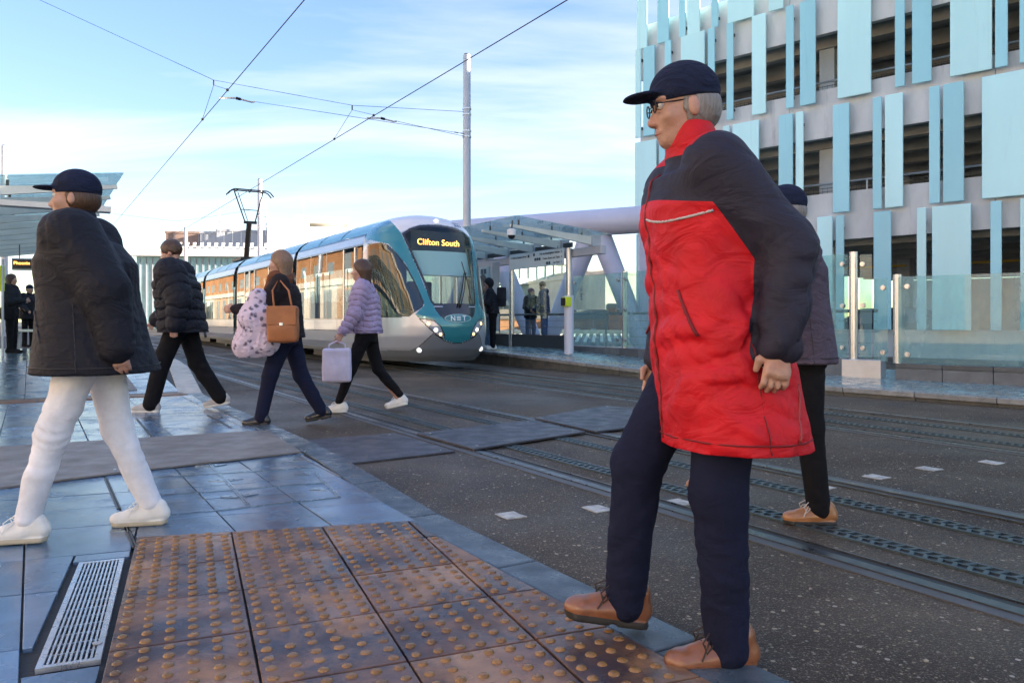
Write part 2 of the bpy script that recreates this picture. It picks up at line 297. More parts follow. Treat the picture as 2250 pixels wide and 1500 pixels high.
# chewing gum spots and little stones on the asphalt
mb = MB()
for k in range(420):
    u, v = random.uniform(1, 10), random.uniform(1.85, 8.6); p = UV(u, v); r = random.uniform(.003, .009)
    mb.ball((p.x, p.y, r * .3), (r, r * random.uniform(.6, 1), r * .6), 6, 3)
o = mb.build('gravel', mat('grit', (.32, .29, .25), .8, var=.4, vs=60), None, kind='stuff'); o['label'] = 'loose grit scattered over the asphalt'
mb = MB()
for k in range(46):
    u, v = random.uniform(1.5, 9), random.uniform(-2, 6); p = UV(u, v); r = random.uniform(.008, .017); z = .031 if v < 1.6 else .001
    if v < 1.6 and u < 3.8: z += .006
    mb.prism([(p.x + r * random.uniform(.7, 1.2) * math.cos(a), p.y + r * random.uniform(.7, 1.2) * math.sin(a)) for a in [k2 * math.pi / 4 for k2 in range(8)]], z, z + .002)
o = mb.build('gum_spots', mat('old gum', (.34, .36, .37), .7), None, kind='stuff'); o['label'] = 'trodden chewing gum spots on the paving'

# ------------------------------------------------------------------ pavement on the near side: slabs, kerb stones, tactile tiles
PZ = .030
def inside(p, poly):
    x, y = p[0], p[1]; r = False; n = len(poly)
    for i in range(n):
        x0, y0 = poly[i][:2]; x1, y1 = poly[(i + 1) % n][:2]
        if (y0 > y) != (y1 > y) and x < (x1 - x0) * (y - y0) / (y1 - y0) + x0: r = not r
    return r
def clip(poly, a, b):                               # keep the part left of a->b
    out = []; n = len(poly)
    sd_ = lambda p: (b[0] - a[0]) * (p[1] - a[1]) - (b[1] - a[1]) * (p[0] - a[0])
    for i in range(n):
        p, q = poly[i], poly[(i + 1) % n]; dp, dq = sd_(p), sd_(q)
        if dp >= 0: out.append(p)
        if (dp >= 0) != (dq >= 0):
            k = dp / (dp - dq); out.append((p[0] + (q[0] - p[0]) * k, p[1] + (q[1] - p[1]) * k))
    return out
def inset(poly, d):
    n = len(poly); lines = []
    for i in range(n):
        p, q = Vector(poly[i]).to_2d() if len(poly[i]) > 2 else Vector(poly[i]), Vector(poly[(i + 1) % n]).to_2d() if len(poly[i]) > 2 else Vector(poly[(i + 1) % n])
        e = (q - p)
        if e.length < 1e-5: continue
        nn = Vector((-e.y, e.x)).normalized(); lines.append((p + nn * d, e.normalized()))
    out = []; m = len(lines)
    for i in range(m):
        p, d0 = lines[i - 1]; q, d1 = lines[i]; den = d0.x * d1.y - d0.y * d1.x
        if abs(den) < 1e-4: out.append((q.x, q.y)); continue
        k = ((q - p).x * d1.y - (q - p).y * d1.x) / den; out.append((p.x + d0.x * k, p.y + d0.y * k))
    return out
def area(poly): return .5 * sum(poly[i][0] * poly[(i + 1) % len(poly)][1] - poly[(i + 1) % len(poly)][0] * poly[i][1] for i in range(len(poly)))
def kerb_v(u): return 1.77 if u < 3.6 else (1.77 + .17 * min(1, (u - 3.6) / 2.2) if u < 11 else 1.95 + .3 * min(1, (u - 11) / 3))   # road edge of the near kerb
KW = .19
def deck_z(u): return PZ + (.29 * max(0, min(1, (u - 11.2) / 4.2)))
us = [-6, 3.6, 5.8, 11.2, 12.2, 13.2, 14, 15.4, 60]
mb = MB()
for a, b in zip(us, us[1:]):
    for va, vb in ((-14, None),):
        za, zb = deck_z(a) - .014, deck_z(b) - .014
        mb.hexa([UV(a, -14, -.3), UV(a, kerb_v(a) - .02, -.3), UV(b, kerb_v(b) - .02, -.3), UV(b, -14, -.3)], [UV(a, -14, za), UV(a, kerb_v(a) - .02, za), UV(b, kerb_v(b) - .02, zb), UV(b, -14, zb)])
pave = struct('pavement', mb, MORTAR)
# kerb stones
u = -1.0; k = 0
kst = [-1.0]
while kst[-1] < 11.0: kst.append(kst[-1] + random.choice((.9, .92, .6, .91)))
kst[-1] = 11.2
while kst[-1] < 46: kst.append(kst[-1] + .95)
for a, b in zip(kst, kst[1:]):
    a2, b2 = a + .004, b - .004; za, zb = deck_z(a), deck_z(b)
    w = KW if a < 11 else .3; m_ = KERB if a < 11.1 else mat('platform edge stone', (.42, .38, .31), .5, var=.2, vs=6, bump=.15, bs=80, rand=.1)
    bot = [UV(a2, kerb_v(a2) - w, -.05), UV(a2, kerb_v(a2), -.05), UV(b2, kerb_v(b2), -.05), UV(b2, kerb_v(b2) - w, -.05)]
    top = [UV(a2, kerb_v(a2) - w, za), UV(a2, kerb_v(a2), za), UV(b2, kerb_v(b2), zb), UV(b2, kerb_v(b2) - w, zb)]
    MB().hexa(bot, top).build('kerb_stone', m_, pave, bev=.008)
# tactile field: its own grid, turned against the tracks
PHI = R(22.6); TA = Vector((-math.sin(PHI), math.cos(PHI))); TR = Vector((math.cos(PHI), math.sin(PHI)))
o_ = G(520, 1228, PZ).to_2d(); TS = .405
kline = [(UV(-3, 1.77 - KW - .004).to_2d()), (UV(8, 1.77 - KW - .004).to_2d())]
tleft = [G(212, 1500, PZ).to_2d(), G(296, 1180, PZ).to_2d()]
ttop = [G(296, 1181, PZ).to_2d(), G(880, 1146, PZ).to_2d()]
def dome_mb(mb, x, y, z, sr=1, sh=1):
    n = 10; rs = ((.0180, 0), (.0168, .0042), (.0125, .0080), (.0060, .0096)); vs = []
    for r, h in rs:
        for k in range(n): vs.append((x + sr * r * math.cos(2 * math.pi * k / n), y + sr * r * math.sin(2 * math.pi * k / n), z + sh * h))
    fs = [tuple(range(3 * n, 4 * n))] + [(j * n + k, j * n + (k + 1) % n, (j + 1) * n + (k + 1) % n, (j + 1) * n + k) for j in range(3) for k in range(n)]
    mb.add(vs, fs)
for i in range(-3, 8):
    for j in range(-5, 3):
        c00 = o_ + TR * (i * TS) + TA * (j * TS); pl = [c00, c00 + TR * TS, c00 + TR * TS + TA * TS, c00 + TA * TS]; pl = [(p.x, p.y) for p in pl]
        pl = clip(pl, kline[0], kline[1]); pl = clip(pl, tleft[1], tleft[0]) if pl else pl; pl = clip(pl, ttop[1], ttop[0]) if pl else pl
        if len(pl) < 3 or area(pl) < .004 or max(p[1] for p in pl) < 1.7: continue
        q = inset(pl, .0035); cen = sum((Vector(p) for p in pl), Vector((0, 0))) / len(pl)
        if cen.x / max(cen.y, .1) > .8: continue
        hz = random.uniform(-.0015, .0015)
        t_ = MB().prism(q, PZ - .03, PZ + .004 + hz).build('tactile_tile', TACT, pave, bev=.003)
        mb = MB(); q2 = inset(pl, .022)
        hz2 = random.uniform(.75, 1.05)
        for a in range(6):
            for b in range(6):
                if random.random() < .012: continue
                p = c00 + TR * (TS * (a + .5) / 6) + TA * (TS * (b + .5) / 6)
                if inside(p, q2): dome_mb(mb, p.x + random.uniform(-.0012, .0012), p.y + random.uniform(-.0012, .0012), PZ + .0035 + hz, random.uniform(.86, 1.04), hz2 * random.uniform(.7, 1.05))
        if mb.v: mb.build('studs', DOME, t_, smooth_=True)
# drain grate beside the tactile field
gc = [G(178, 1234, PZ), G(270, 1231, PZ), G(218, 1455, PZ), G(80, 1470, PZ)]    # far left, far right, near right, near left
gA = ((gc[0] + gc[1]) / 2).to_2d(); gB = ((gc[2] + gc[3]) / 2).to_2d()
gd = (gB - gA).normalized(); gw = Vector((-gd.y, gd.x)); gl_, gwid = (gB - gA).length, .165
if gw.x < 0: gw = -gw
P_ = lambda s, w, z: (gA.x + gd.x * s + gw.x * w, gA.y + gd.y * s + gw.y * w, z)
def gbox(mb, s0, s1, w0, w1, z0, z1): mb.hexa([P_(s0, w0, z0), P_(s1, w0, z0), P_(s1, w1, z0), P_(s0, w1, z0)], [P_(s0, w0, z1), P_(s1, w0, z1), P_(s1, w1, z1), P_(s0, w1, z1)])
GALV = mat('galvanised grating', (.62, .65, .68), .33, .75, var=.12, vs=20, rvar=.1)
gr = thing('drain_grate', 'long galvanised slotted drain grate beside the brown tactile paving', 'grate', P_(gl_, 0, PZ))
hw = gwid / 2; mb = MB(); gbox(mb, 0, gl_, -hw, -hw + .018, PZ - .01, PZ + .006); gbox(mb, 0, gl_, hw - .018, hw, PZ - .01, PZ + .006); gbox(mb, .0005, .02, -hw + .018, hw - .018, PZ - .01, PZ + .0055); gbox(mb, gl_ - .02, gl_ - .0005, -hw + .018, hw - .018, PZ - .01, PZ + .0055)
mb.build('frame', GALV, gr)
for k in range(9):
    w = -hw + .027 + k * (gwid - .054) / 8; mb = MB(); gbox(mb, .022, gl_ - .022, w - .0032, w + .0032, PZ - .012, PZ + .004); mb.build('bar', GALV, gr)
mb = MB()
for k in range(1, 13): s = .02 + k * (gl_ - .04) / 13; gbox(mb, s - .0022, s + .0022, -hw + .018, hw - .018, PZ - .014, PZ + .0015)
mb.build('cross_rods', GALV, gr, kind='stuff')
mb = MB(); gbox(mb, .002, gl_ - .002, -hw + .004, hw - .004, PZ - .013, PZ - .0105); mb.build('trough', mat('drain dark', (.006, .006, .006), .9), gr)
gpoly = [P_(-.03, -hw - .03, 0), P_(gl_ + .03, -hw - .03, 0), P_(gl_ + .03, hw + .03, 0), P_(-.03, hw + .03, 0)]
tpoly_l = tleft
# granite slabs: joints parallel to the kerb one way and to the tactile grid the other way
RD = Vector((math.cos(R(20.5)), math.sin(R(20.5)))); UD = Vector((-ST, CT)); VD = Vector((CT, ST))
sw = .42 / RD.dot(VD)                                 # slab width measured along the cross joint
O2 = G(260, 1110, PZ).to_2d()
def in_tact(p):
    l = (tleft[1] - tleft[0]); m_ = (Vector(p) - tleft[0]); t = (ttop[1] - ttop[0]); n_ = (Vector(p) - ttop[0])
    return (l.x * m_.y - l.y * m_.x) < 0 and (t.x * n_.y - t.y * n_.x) < 0
n_slab = 0
rows = [-5.1, -4.6, -4.1, -3.6, -3.05, -2.5, -1.95, -1.4, -.93, -.42, .0, .36, .86, 1.3]
r_ = rows[-1]
while r_ < 7.0: r_ += .62; rows.append(r_)
for j in range(len(rows) - 1):
    for i in range(-22, 5):
        w0, w1 = i * sw, (i + 1) * sw
        if rows[j] > 1.3: w0, w1 = i * sw * 1.5, (i + 1) * sw * 1.5
        pl = [O2 + RD * w0 + UD * rows[j], O2 + RD * w1 + UD * rows[j], O2 + RD * w1 + UD * rows[j + 1], O2 + RD * w0 + UD * rows[j + 1]]
        pl = [(p.x, p.y) for p in pl]; cen = sum((Vector(p) for p in pl), Vector((0, 0))) / 4
        if cen.y < 1.5 or cen.x / cen.y < -1.05 or uv(cen)[0] > 11.05: continue
        ku = uv(cen)[0]; kv = kerb_v(ku) - KW - .006
        a_, b_ = UV(ku - 3, kerb_v(ku - 1) - KW - .006), UV(ku + 3, kerb_v(ku + 1) - KW - .006)
        if ku < 3.4: a_, b_ = UV(-5, 1.574), UV(8, 1.574)
        pl = clip(pl, (a_.x, a_.y), (b_.x, b_.y))
        a_, b_ = UV(10.95, -20), UV(10.95, 5); pl = clip(pl, (b_.x, b_.y), (a_.x, a_.y)) if len(pl) > 2 and ku > 9.5 else pl
        if len(pl) < 3 or area(pl) < .01: continue
        nin = sum(in_tact(p) for p in pl)
        if nin == len(pl) and in_tact(cen): continue
        pls = [pl]
        if nin or in_tact(cen):                       # cut the tactile corner off
            pls = [clip(pl, tleft[0], tleft[1]), clip(clip(pl, tleft[1], tleft[0]), ttop[0], ttop[1])]
        for q in pls:
            if len(q) < 3 or area(q) < .006: continue
            if any(inside(p, gpoly) for p in q) or any(inside(p[:2], q) for p in gpoly) or inside(sum((Vector(p) for p in q), Vector((0, 0))) / len(q), gpoly):
                g = [p[:2] for p in gpoly]
                if area(g) < 0: g = g[::-1]
                rest = q; pcs = []
                for e in range(4):
                    pcs.append(clip(rest, g[(e + 1) % 4], g[e])); rest = clip(rest, g[e], g[(e + 1) % 4]) 
                    if len(rest) < 3: break
                cand = [p for p in pcs if len(p) > 2 and area(p) > .004]
            else: cand = [q]
            for c_ in cand:
                s = inset(c_, .0035)
                if len(s) < 3 or area(s) < .002: continue
                MB().prism(s, PZ - .028, PZ + random.uniform(-.0015, .0015)).build('paving_slab', GRAN, pave, bev=.0025); n_slab += 1
# recessed inspection covers: steel edge strips with little triangular lifting plates
BLU = mat('cover steel', (.20, .27, .34), .22, .6, var=.15, vs=15, rvar=.08)
def cover(lab, lines, tris):
    c0 = G(*lines[0][0], PZ); t = thing('inspection_cover', lab, 'cover', c0)
    for a, b in lines:
        p, q = G(*a, PZ), G(*b, PZ); d = (q - p).normalized(); s = Vector((-d.y, d.x, 0))
        for o in (-.006, .006):
            MB().beam(p + s * o + Vector((0, 0, .0005)), q + s * o + Vector((0, 0, .0005)), .008, .008).build('edge_strip', BLU if len(lines) > 3 else DGREY, t)
    for (cx, cy, w, sg) in tris:
        c = G(cx, cy, PZ); d = UD; s = VD; w = w / F * c.y
        pts = [c.to_2d() + d * (.045), c.to_2d() - d * (.045), c.to_2d() + RD * (sg * .085)]
        if area([tuple(p) for p in pts]) < 0: pts = pts[::-1]
        pl = MB().prism([tuple(p) for p in pts], PZ - .001, PZ + .0045).build('lifting_plate', BLU, t, bev=.001)
        k = sum(pts, Vector((0, 0))) / 3; MB().tube([(k.x, k.y, PZ), (k.x, k.y, PZ + .0055)], .008, 8).build('key_hole', BLACK, pl)
cover('steel edged inspection cover with triangular lifting plates, in front of the brown tactile paving',
      [((452, 1010), (545, 1108)), ((690, 1035), (745, 1092)), ((330, 1050), (690, 1027)), ((335, 1090), (720, 1060)), ((350, 1135), (745, 1092))],
      [(458, 1022, 0, -1), (470, 1022, 0, 1), (490, 1055, 0, -1), (503, 1054, 0, 1), (519, 1090, 0, -1), (534, 1088, 0, 1), (655, 1012, 0, -1), (676, 1041, 0, -1), (712, 1074, 0, -1)])
cover('small inspection cover corner by the white shoes, near the drain grate', [((262, 1125), (296, 1202)), ((232, 1050), (262, 1118))], [(285, 1163, 0, -1), (318, 1112, 0, 1)])
cover('inspection cover on the wet slabs beyond the grey board', [((300, 920), (338, 965)), ((456, 912), (508, 940))], [(318, 936, 0, -1), (492, 930, 0, -1)])
# grey board on the pavement and dark plates over the tracks
def plate(name, lab, pxs, z0, z1, m_, group):
    ps = [G(x, y, z1) for x, y in pxs]; pl = [(p.x, p.y) for p in ps]
    if area(pl) < 0: pl = pl[::-1]
    t = thing(name, lab, 'cover plate', (pl[0][0], pl[0][1], z0), group)
    b = MB().prism(pl, z0, z1).build('board', m_, t, bev=.004); q = inset(pl, .09)
    for p in q[:4]:
        MB().tube([(p[0], p[1], z1 - .002), (p[0], p[1], z1 + .003)], .011, 8).build('bolt', STAIN, b)
plate('cover_board', 'long grey anti-slip board laid across the wet paving', [(-160, 1090), (261, 1036), (662, 991), (590, 944), (126, 972), (-160, 990)], PZ + .002, PZ + .016, BOARD, None)
plate('road_plate', 'dark cover plate outside the nearest rail', [(642, 968), (868, 950), (1000, 990), (766, 1017)], .001, .016, PLATE, 'dark plates across the tracks')
plate('road_plate', 'large dark cover plate between the rails of the near track', [(916, 951), (1165, 922), (1287, 947), (1042, 985)], .013, .03, PLATE, 'dark plates across the tracks')
plate('road_plate', 'dark cover plate between the two tracks', [(1175, 917), (1330, 890), (1560, 915), (1310, 947)], .013, .03, PLATE, 'dark plates across the tracks')
# brown ribbed threshold across the foot of the platform ramp, and platform slabs beyond
WOODC = mat('brown ribbed tile', (.20, .105, .06), .35, var=.25, vs=6, bump=.1, bs=60, rand=.1)
for k in range(18):
    va = kerb_v(11) - KW - .02 - (k + 1) * .42; mb = MB()
    bar_uv(mb, 10.97, 11.37, va + .004, va + .416, PZ - .02, PZ + .004)
    for r in range(5): bar_uv(mb, 11.0 + r * .075, 11.04 + r * .075, va + .012, va + .408, PZ + .003, PZ + .009)
    mb.build('ribbed_tile', WOODC, pave)
GR3 = mat('ramp granite', (.09, .125, .15), .17, var=.3, vs=2.6, bump=.25, bs=26, rvar=.12, rand=.12, spec=.6)
for k in range(14):
    a, b = 11.38 + k * .8, 11.38 + (k + 1) * .8
    for q in range(9):
        vb = 1.72 - q * .9; va = vb - .9
        if UV(a, va).x / UV(a, va).y < -.98: continue
        zs = [deck_z(a), deck_z(b)]
        mb = MB().hexa([UV(a + .004, va + .004, zs[0] - .02), UV(a + .004, vb - .004, zs[0] - .02), UV(b - .004, vb - .004, zs[1] - .02), UV(b - .004, va + .004, zs[1] - .02)],
                       [UV(a + .004, va + .004, zs[0]), UV(a + .004, vb - .004, zs[0]), UV(b - .004, vb - .004, zs[1]), UV(b - .004, va + .004, zs[1])])
        mb.build('platform_slab', GR3, pave)
mb = MB()
for k in range(30):
    for q in (0, .34):
        a = 11.7 + k * .16; bar_uv(mb, a, a + .07, .62 + q, .62 + q + .26, deck_z(a) + .0005, deck_z(a + .07) + .012)
o = mb.build('ribbed_warning_strip', mat('grey ribs', (.25, .26, .27), .4, var=.2, vs=8), pave, kind='stuff')
# ------------------------------------------------------------------ car park with cyan fins
FA = math.atan(1782 / 1700); AD = Vector((-math.sin(FA), math.cos(FA), 0)); OD = Vector((-math.cos(FA), -math.sin(FA), 0))   # along (away), outwards to the tracks
PREF = Vector((722 / F * 22.4, 22.4, 0))
def fac_t(px):                                      # distance from PREF towards the right along the facade
    k = (px - CX) / F; return (k * PREF.y - PREF.x) / (-AD.x + k * AD.y)
def FP(t, d, z): return PREF - AD * t + OD * d + Vector((0, 0, z))
T0 = fac_t(1407); T1 = 46.0; DEP = 26.0
cp = thing('car_park', 'concrete multi-storey car park clad in pale and mid cyan vertical panels', 'building', FP(T0, 0, -6))
def fbox(mb, t0, t1, d0, d1, z0, z1):
    return mb.hexa([FP(t0, d0, z0), FP(t0, d1, z0), FP(t1, d1, z0), FP(t1, d0, z0)], [FP(t0, d0, z1), FP(t0, d1, z1), FP(t1, d1, z1), FP(t1, d0, z1)])
SPN = [(3.35, 4.72), (6.36, 7.78), (9.42, 11.3)]
for z0, z1 in SPN:
    t = T0
    while t < T1:
        fbox(MB(), t + .006, t + 5.394, -.22, 0, z0, z1).build('spandrel_panel', CONC, cp); t += 5.4
    fbox(MB(), T0 + .01, T0 + .22, -DEP, -.23, z0, z1).build('end_spandrel', CONC, cp)
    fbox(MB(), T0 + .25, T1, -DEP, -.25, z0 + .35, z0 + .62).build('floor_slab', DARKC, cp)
    for k in range(11):
        d = -.9 - k * 2.0; fbox(MB(), T0 + .25, T1, d - .3, d, z0 - .12, z0 + .345).build('ceiling_beam', mat('beam concrete', (.46, .45, .42), .85, var=.2, vs=1), cp)
fbox(MB(), T0, T1, -.25, 0, -.5, .75).build('base_wall', mat('pale base wall', (.52, .56, .55), .7, var=.1, vs=1), cp)
fbox(MB(), T0, T1, -.3, 0.0, -6, -.501).build('foundation_wall', CONC, cp)
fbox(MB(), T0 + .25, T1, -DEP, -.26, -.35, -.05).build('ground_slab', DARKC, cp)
for z0, z1 in [(-.04, 3.5)] + SPN: fbox(MB(), T0 + .3, T1, -DEP, -DEP + .2, z0, z1 - .2).build('rear_spandrel', CONC, cp)
for k in range(9):
    t = T0 + .5 + k * 5.4
    for d in (-1.0, -8.2): fbox(MB(), t, t + .45, d - .45, d, -.04, 9.4).build('column', CONC, cp)
RAILM = mat('car park railing', (.36, .42, .46), .4, .4)
for zf in (4.0, 7.05):
    MB().tube([FP(T0 + .2, -.45, zf + 1.08), FP(T1, -.45, zf + 1.08)], .035, 8).build('handrail', RAILM, cp)
    mb = MB()
    for k in range(5): mb.tube([FP(T0 + .2, -.45, zf + .55 + k * .1), FP(T1, -.45, zf + .55 + k * .1)], .009, 5)
    for k in range(int((T1 - T0) / .14)): mb.tube([FP(T0 + .2 + k * .14, -.45, zf + .5), FP(T0 + .2 + k * .14, -.45, zf + .98)], .005, 4, False)
    mb.build('guard_mesh', mat('guard mesh', (.13, .14, .14), .5, .5), cp, kind='stuff')
    for k in range(17):
        t = T0 + .6 + k * 2.3; MB().tube([FP(t, -.45, zf + .3), FP(t, -.45, zf + 1.08)], .03, 6).build('rail_post', RAILM, cp)
for k in range(6):                                 # yellow light trunking under the first slab
    fbox(MB(), T0 + 2 + k * 6, T0 + 6.6 + k * 6, -7.0, -6.85, 2.93, 3.0).build('light_trunking', mat('yellow trunking', (.75, .5, .06), .5), cp)
Z5 = lambda r: [1390 + x / 2.616 for x in r]
FINS = {'D': (10.42, 13.5, [(48, 108), (165, 232), (290, 328), (338, 410), (475, 515), (568, 720), (803, 887), (1010, 1050), (1240, 1330), (1500, 1560), (1700, 1880), (2050, 2120)]),
        'A': (7.36, 10.44, [(40, 72), (85, 150), (208, 245), (300, 437), (455, 495), (562, 602), (707, 788), (902, 948), (982, 1073), (1197, 1390), (1525, 1582), (1623, 1735), (1840, 2080), (2097, 2170), (2236, 2380)]),
        'B': (4.10, 7.20, [(38, 160), (175, 210), (362, 432), (541, 580), (596, 748), (860, 942), (958, 1003), (1170, 1265), (1398, 1450), (1468, 1572), (1720, 1783), (1800, 1920), (2022, 2330)]),
        'C': (.75, 4.02, [(45, 120), (180, 215), (330, 420), (520, 640), (760, 830), (930, 985), (1080, 1168), (1187, 1235), (1403, 1504), (1650, 1704), (1737, 1960), (2070, 2135), (2240, 2380)])}
for row, (z0, z1, rs) in FINS.items():
    last = 0
    for n, (a, b) in enumerate(rs):
        t0, t1 = fac_t(1390 + a / 2.616), fac_t(1390 + b / 2.616); last = t1
        fbox(MB(), t0, t1, .22, .27, z0, z1).build('cladding_panel', FIN1 if (t1 - t0 > .62 or n % 3 == 0) else FIN2, cp, bev=.02)
        mb = MB()
        for zz in (z0 + .35, z1 - .35): fbox(mb, (t0 + t1) / 2 - .04, (t0 + t1) / 2 + .04, 0.0, .219, zz - .04, zz + .04)
        mb.build('bracket', DGREY, cp)
    t = last + .5
    while t < T1 - 2:
        w = random.choice((.3, .45, .8, 1.3)); fbox(MB(), t, t + w, .22, .27, z0, z1).build('cladding_panel', random.choice((FIN1, FIN2)), cp, bev=.02); t += w + random.uniform(.2, 1.5)
# ------------------------------------------------------------------ parked car behind the glass
PC = mat('dark blue car paint', (.035, .045, .06), .22, .3, coat=.8)
cc = FP(fac_t(1880), -2.6, .0); ca = thing('parked_car', 'dark grey parked car on the car park ground floor behind the glass screen', 'car', (cc.x, cc.y, -.05))
def CP(t, d, z): return FP(fac_t(1880) + t, -2.6 + d, z - .05)
prof = [(-2.1, .35), (-2.15, .7), (-2.0, .88), (-1.2, .98), (-.55, 1.42), (.9, 1.46), (1.6, 1.05), (2.1, .95), (2.2, .6), (2.12, .32)]
def lofted(mb, pr, w, tp=0):
    n = len(pr); vs = []
    for s in (-1, 1):
        for t, z in pr: vs.append(CP(t, s * (w - (.16 * max(0, z - .95) / .5)), z))
    fs = [tuple(range(n)), tuple(range(n, 2 * n))[::-1]] + [(i, n + i, n + (i + 1) % n, (i + 1) % n) for i in range(n)]
    return mb.add(vs, fs)
lofted(MB(), prof, .86).build('body', PC, ca, bev=.05)
for a, b in (((-.95, 1.04), (.05, 1.36)), ((.12, 1.04), (1.1, 1.36))):
    for s in (-1, 1):
        q = [CP(a[0] + (.1 if a[0] < 0 else 0), s * .862, a[1]), CP(b[0], s * .862, a[1]), CP(b[0] - (.25 if a[0] > 0 else 0), s * .755, b[1]), CP(a[0] + (.48 if a[0] < 0 else 0), s * .755, b[1])]
        MB().quad(*q).build('side_window', mat('car glass', (.02, .03, .035), .08, spec=.8), ca)
for t in (-1.35, 1.4):
    for s in (-1, 1):
        w_ = MB().tube([CP(t, s * .70, .33), CP(t, s * .9, .33)], .33, 20).build('wheel', RUBBER, ca, smooth_='auto')
        MB().tube([CP(t, s * .895, .33), CP(t, s * .908, .33)], .2, 16).build('rim', STAIN, w_)
for s in (-1, 1): MB().ball(tuple(CP(-2.08, s * .62, .72)), (.08, .12, .07), 10, 6).build('headlight', mat('car lamp', (.8, .8, .75), .1), ca, smooth_=True)

# ------------------------------------------------------------------ right-hand platform, kerb and screen walls
edge = [(60, 8.72, .315), (16.1, 8.90, .315), (13.4, 9.0, .24), (10.5, 9.12, .146), (6.64, 9.23, .118), (4.44, 9.62, .11), (1.5, 10.3, .10), (-3, 11.6, .09)]
backv = [12.5, 12.5, 12.5, 12.5, 14, 15, 17, 19]
mb = MB()
for i in range(len(edge) - 1):
    (u0, v0, z0), (u1, v1, z1) = edge[i], edge[i + 1]; b0, b1 = backv[i], backv[i + 1]
    mb.hexa([UV(u1, v1 + .05, -.3), UV(u1, b1, -.3), UV(u0, b0, -.3), UV(u0, v0 + .05, -.3)], [UV(u1, v1 + .05, z1 - .012), UV(u1, b1, z1 - .012), UV(u0, b0, z0 - .012), UV(u0, v0 + .05, z0 - .012)])
plat = struct('platform', mb, MORTAR)
def ez(u):
    for i in range(len(edge) - 1):
        (u0, v0, z0), (u1, v1, z1) = edge[i], edge[i + 1]
        if u1 <= u <= u0: k = (u - u1) / (u0 - u1); return v1 + (v0 - v1) * k, z1 + (z0 - z1) * k
    return edge[-1][1:]
DKERB = mat('damp kerb', (.05, .055, .05), .55, col2=(.11, .11, .10), vs=6, bump=.3, bs=60, rand=.15)
COPE = mat('coping stone', (.23, .24, .24), .3, var=.2, vs=6, bump=.1, bs=80, rand=.1, rvar=.1)
u = -2.5
while u < 42:
    L_ = .9; (v0, z0), (v1, z1) = ez(u + .005), ez(u + L_ - .005); a, b = u + .005, u + L_ - .005
    MB().hexa([UV(a, v0 + .03, -.05), UV(a, v0 + .2, -.05), UV(b, v1 + .2, -.05), UV(b, v1 + .03, -.05)], [UV(a, v0 + .03, z0 - .07), UV(a, v0 + .2, z0 - .07), UV(b, v1 + .2, z1 - .07), UV(b, v1 + .03, z1 - .07)]).build('kerb_block', DKERB, plat, bev=.006)
    MB().hexa([UV(a, v0, z0 - .068), UV(a, v0 + .32, z0 - .068), UV(b, v1 + .32, z1 - .068), UV(b, v1, z1 - .068)], [UV(a, v0, z0), UV(a, v0 + .32, z0), UV(b, v1 + .32, z1), UV(b, v1, z1)]).build('coping_stone', COPE, plat, bev=.008)
    if u < 30:
        for q in range(3 if u > 8 else 6):
            w0, w1 = .325 + q * .62, .325 + (q + 1) * .62
            MB().hexa([UV(a, v0 + w0 + .003, z0 - .03), UV(a, v0 + w1 - .003, z0 - .03), UV(b, v1 + w1 - .003, z1 - .03), UV(b, v1 + w0 + .003, z1 - .03)],
                      [UV(a, v0 + w0 + .003, z0), UV(a, v0 + w1 - .003, z0), UV(b, v1 + w1 - .003, z1), UV(b, v1 + w0 + .003, z1)]).build('platform_slab', GRAN2, plat, bev=.003)
    u += L_
mb = MB(); u = 8.0
while u < 28:                                       # worn warning studs along the platform edge
    v0, z0 = ez(u)
    for q in (.42, .5, .58): p = UV(u, v0 + q, z0); mb.ball((p.x, p.y, z0), (.022, .022, .006), 6, 3)
    u += .08
o = mb.build('warning_studs', mat('worn buff stud', (.38, .32, .22), .6), plat, kind='stuff')
def screw(parent, p, d):                            # round glass fixing
    d = Vector(d); a = MB().tube([p - d * .03, p + d * .02], .038, 14); a.tube([p + d * .019, p + d * .03], .028, 14); a.build('glass_fixing', STAIN, parent, smooth_='auto')
def post(parent, p, z0, z1, r=.065): return MB().tube([(p.x, p.y, z0), (p.x, p.y, z1)], r, 20).build('post', STAIN, parent, smooth_='auto')
BLOCK = mat('grey plinth block', (.12, .135, .145), .45, var=.2, vs=8, bump=.15, bs=100, rand=.2)
Wv = Vector((CT, ST, 0))
def tall_screen(lab, u0, u1, v, z0, z1, extra=0):
    b = UV(u0, v); t = thing('glass_screen', lab, 'glass screen', (b.x, b.y, z0 - .2)); p0, p1 = UV(u0, v), UV(u1, v)
    q = [UV(u0 + .05, v - .05, z0), UV(u0 + .05, v - .038, z0), UV(u1 - .05, v - .038, z0), UV(u1 - .05, v - .05, z0)]
    MB().hexa(q, [x + Vector((0, 0, z1 - z0)) for x in q]).build('pane', GLSG, t)
    for uu in (u0 + .14, u1 - .14):
        for zz in (z0 + .16, (z0 + z1) / 2, z1 - .16): screw(t, UV(uu, v - .055, zz), -Wv)
    post(t, UV(u0, v + .03), z0 - .02, z1 + .03)
    n = max(1, round((u1 - u0) / .62)); zz = ez((u0 + u1) / 2)[1]
    for k in range(n):
        a, c = u0 + (u1 - u0) * k / n + .004, u0 + (u1 - u0) * (k + 1) / n - .004
        bar_uv(MB(), a, c, v - .12, v + .12, zz - .02, z0 - .02).build('plinth_block', BLOCK, t, bev=.005)
ulist = [7.65, 9.55, 11.45, 13.35, 15.25]
labs = ['tall glass screen panel beside the stainless post with the steel base', 'tall glass screen panel behind the man in the red jacket, third from the platform shelter',
        'tall glass screen panel behind the man in the red jacket, second from the platform shelter', 'tall glass screen panel between the platform shelter and the man in the red jacket']
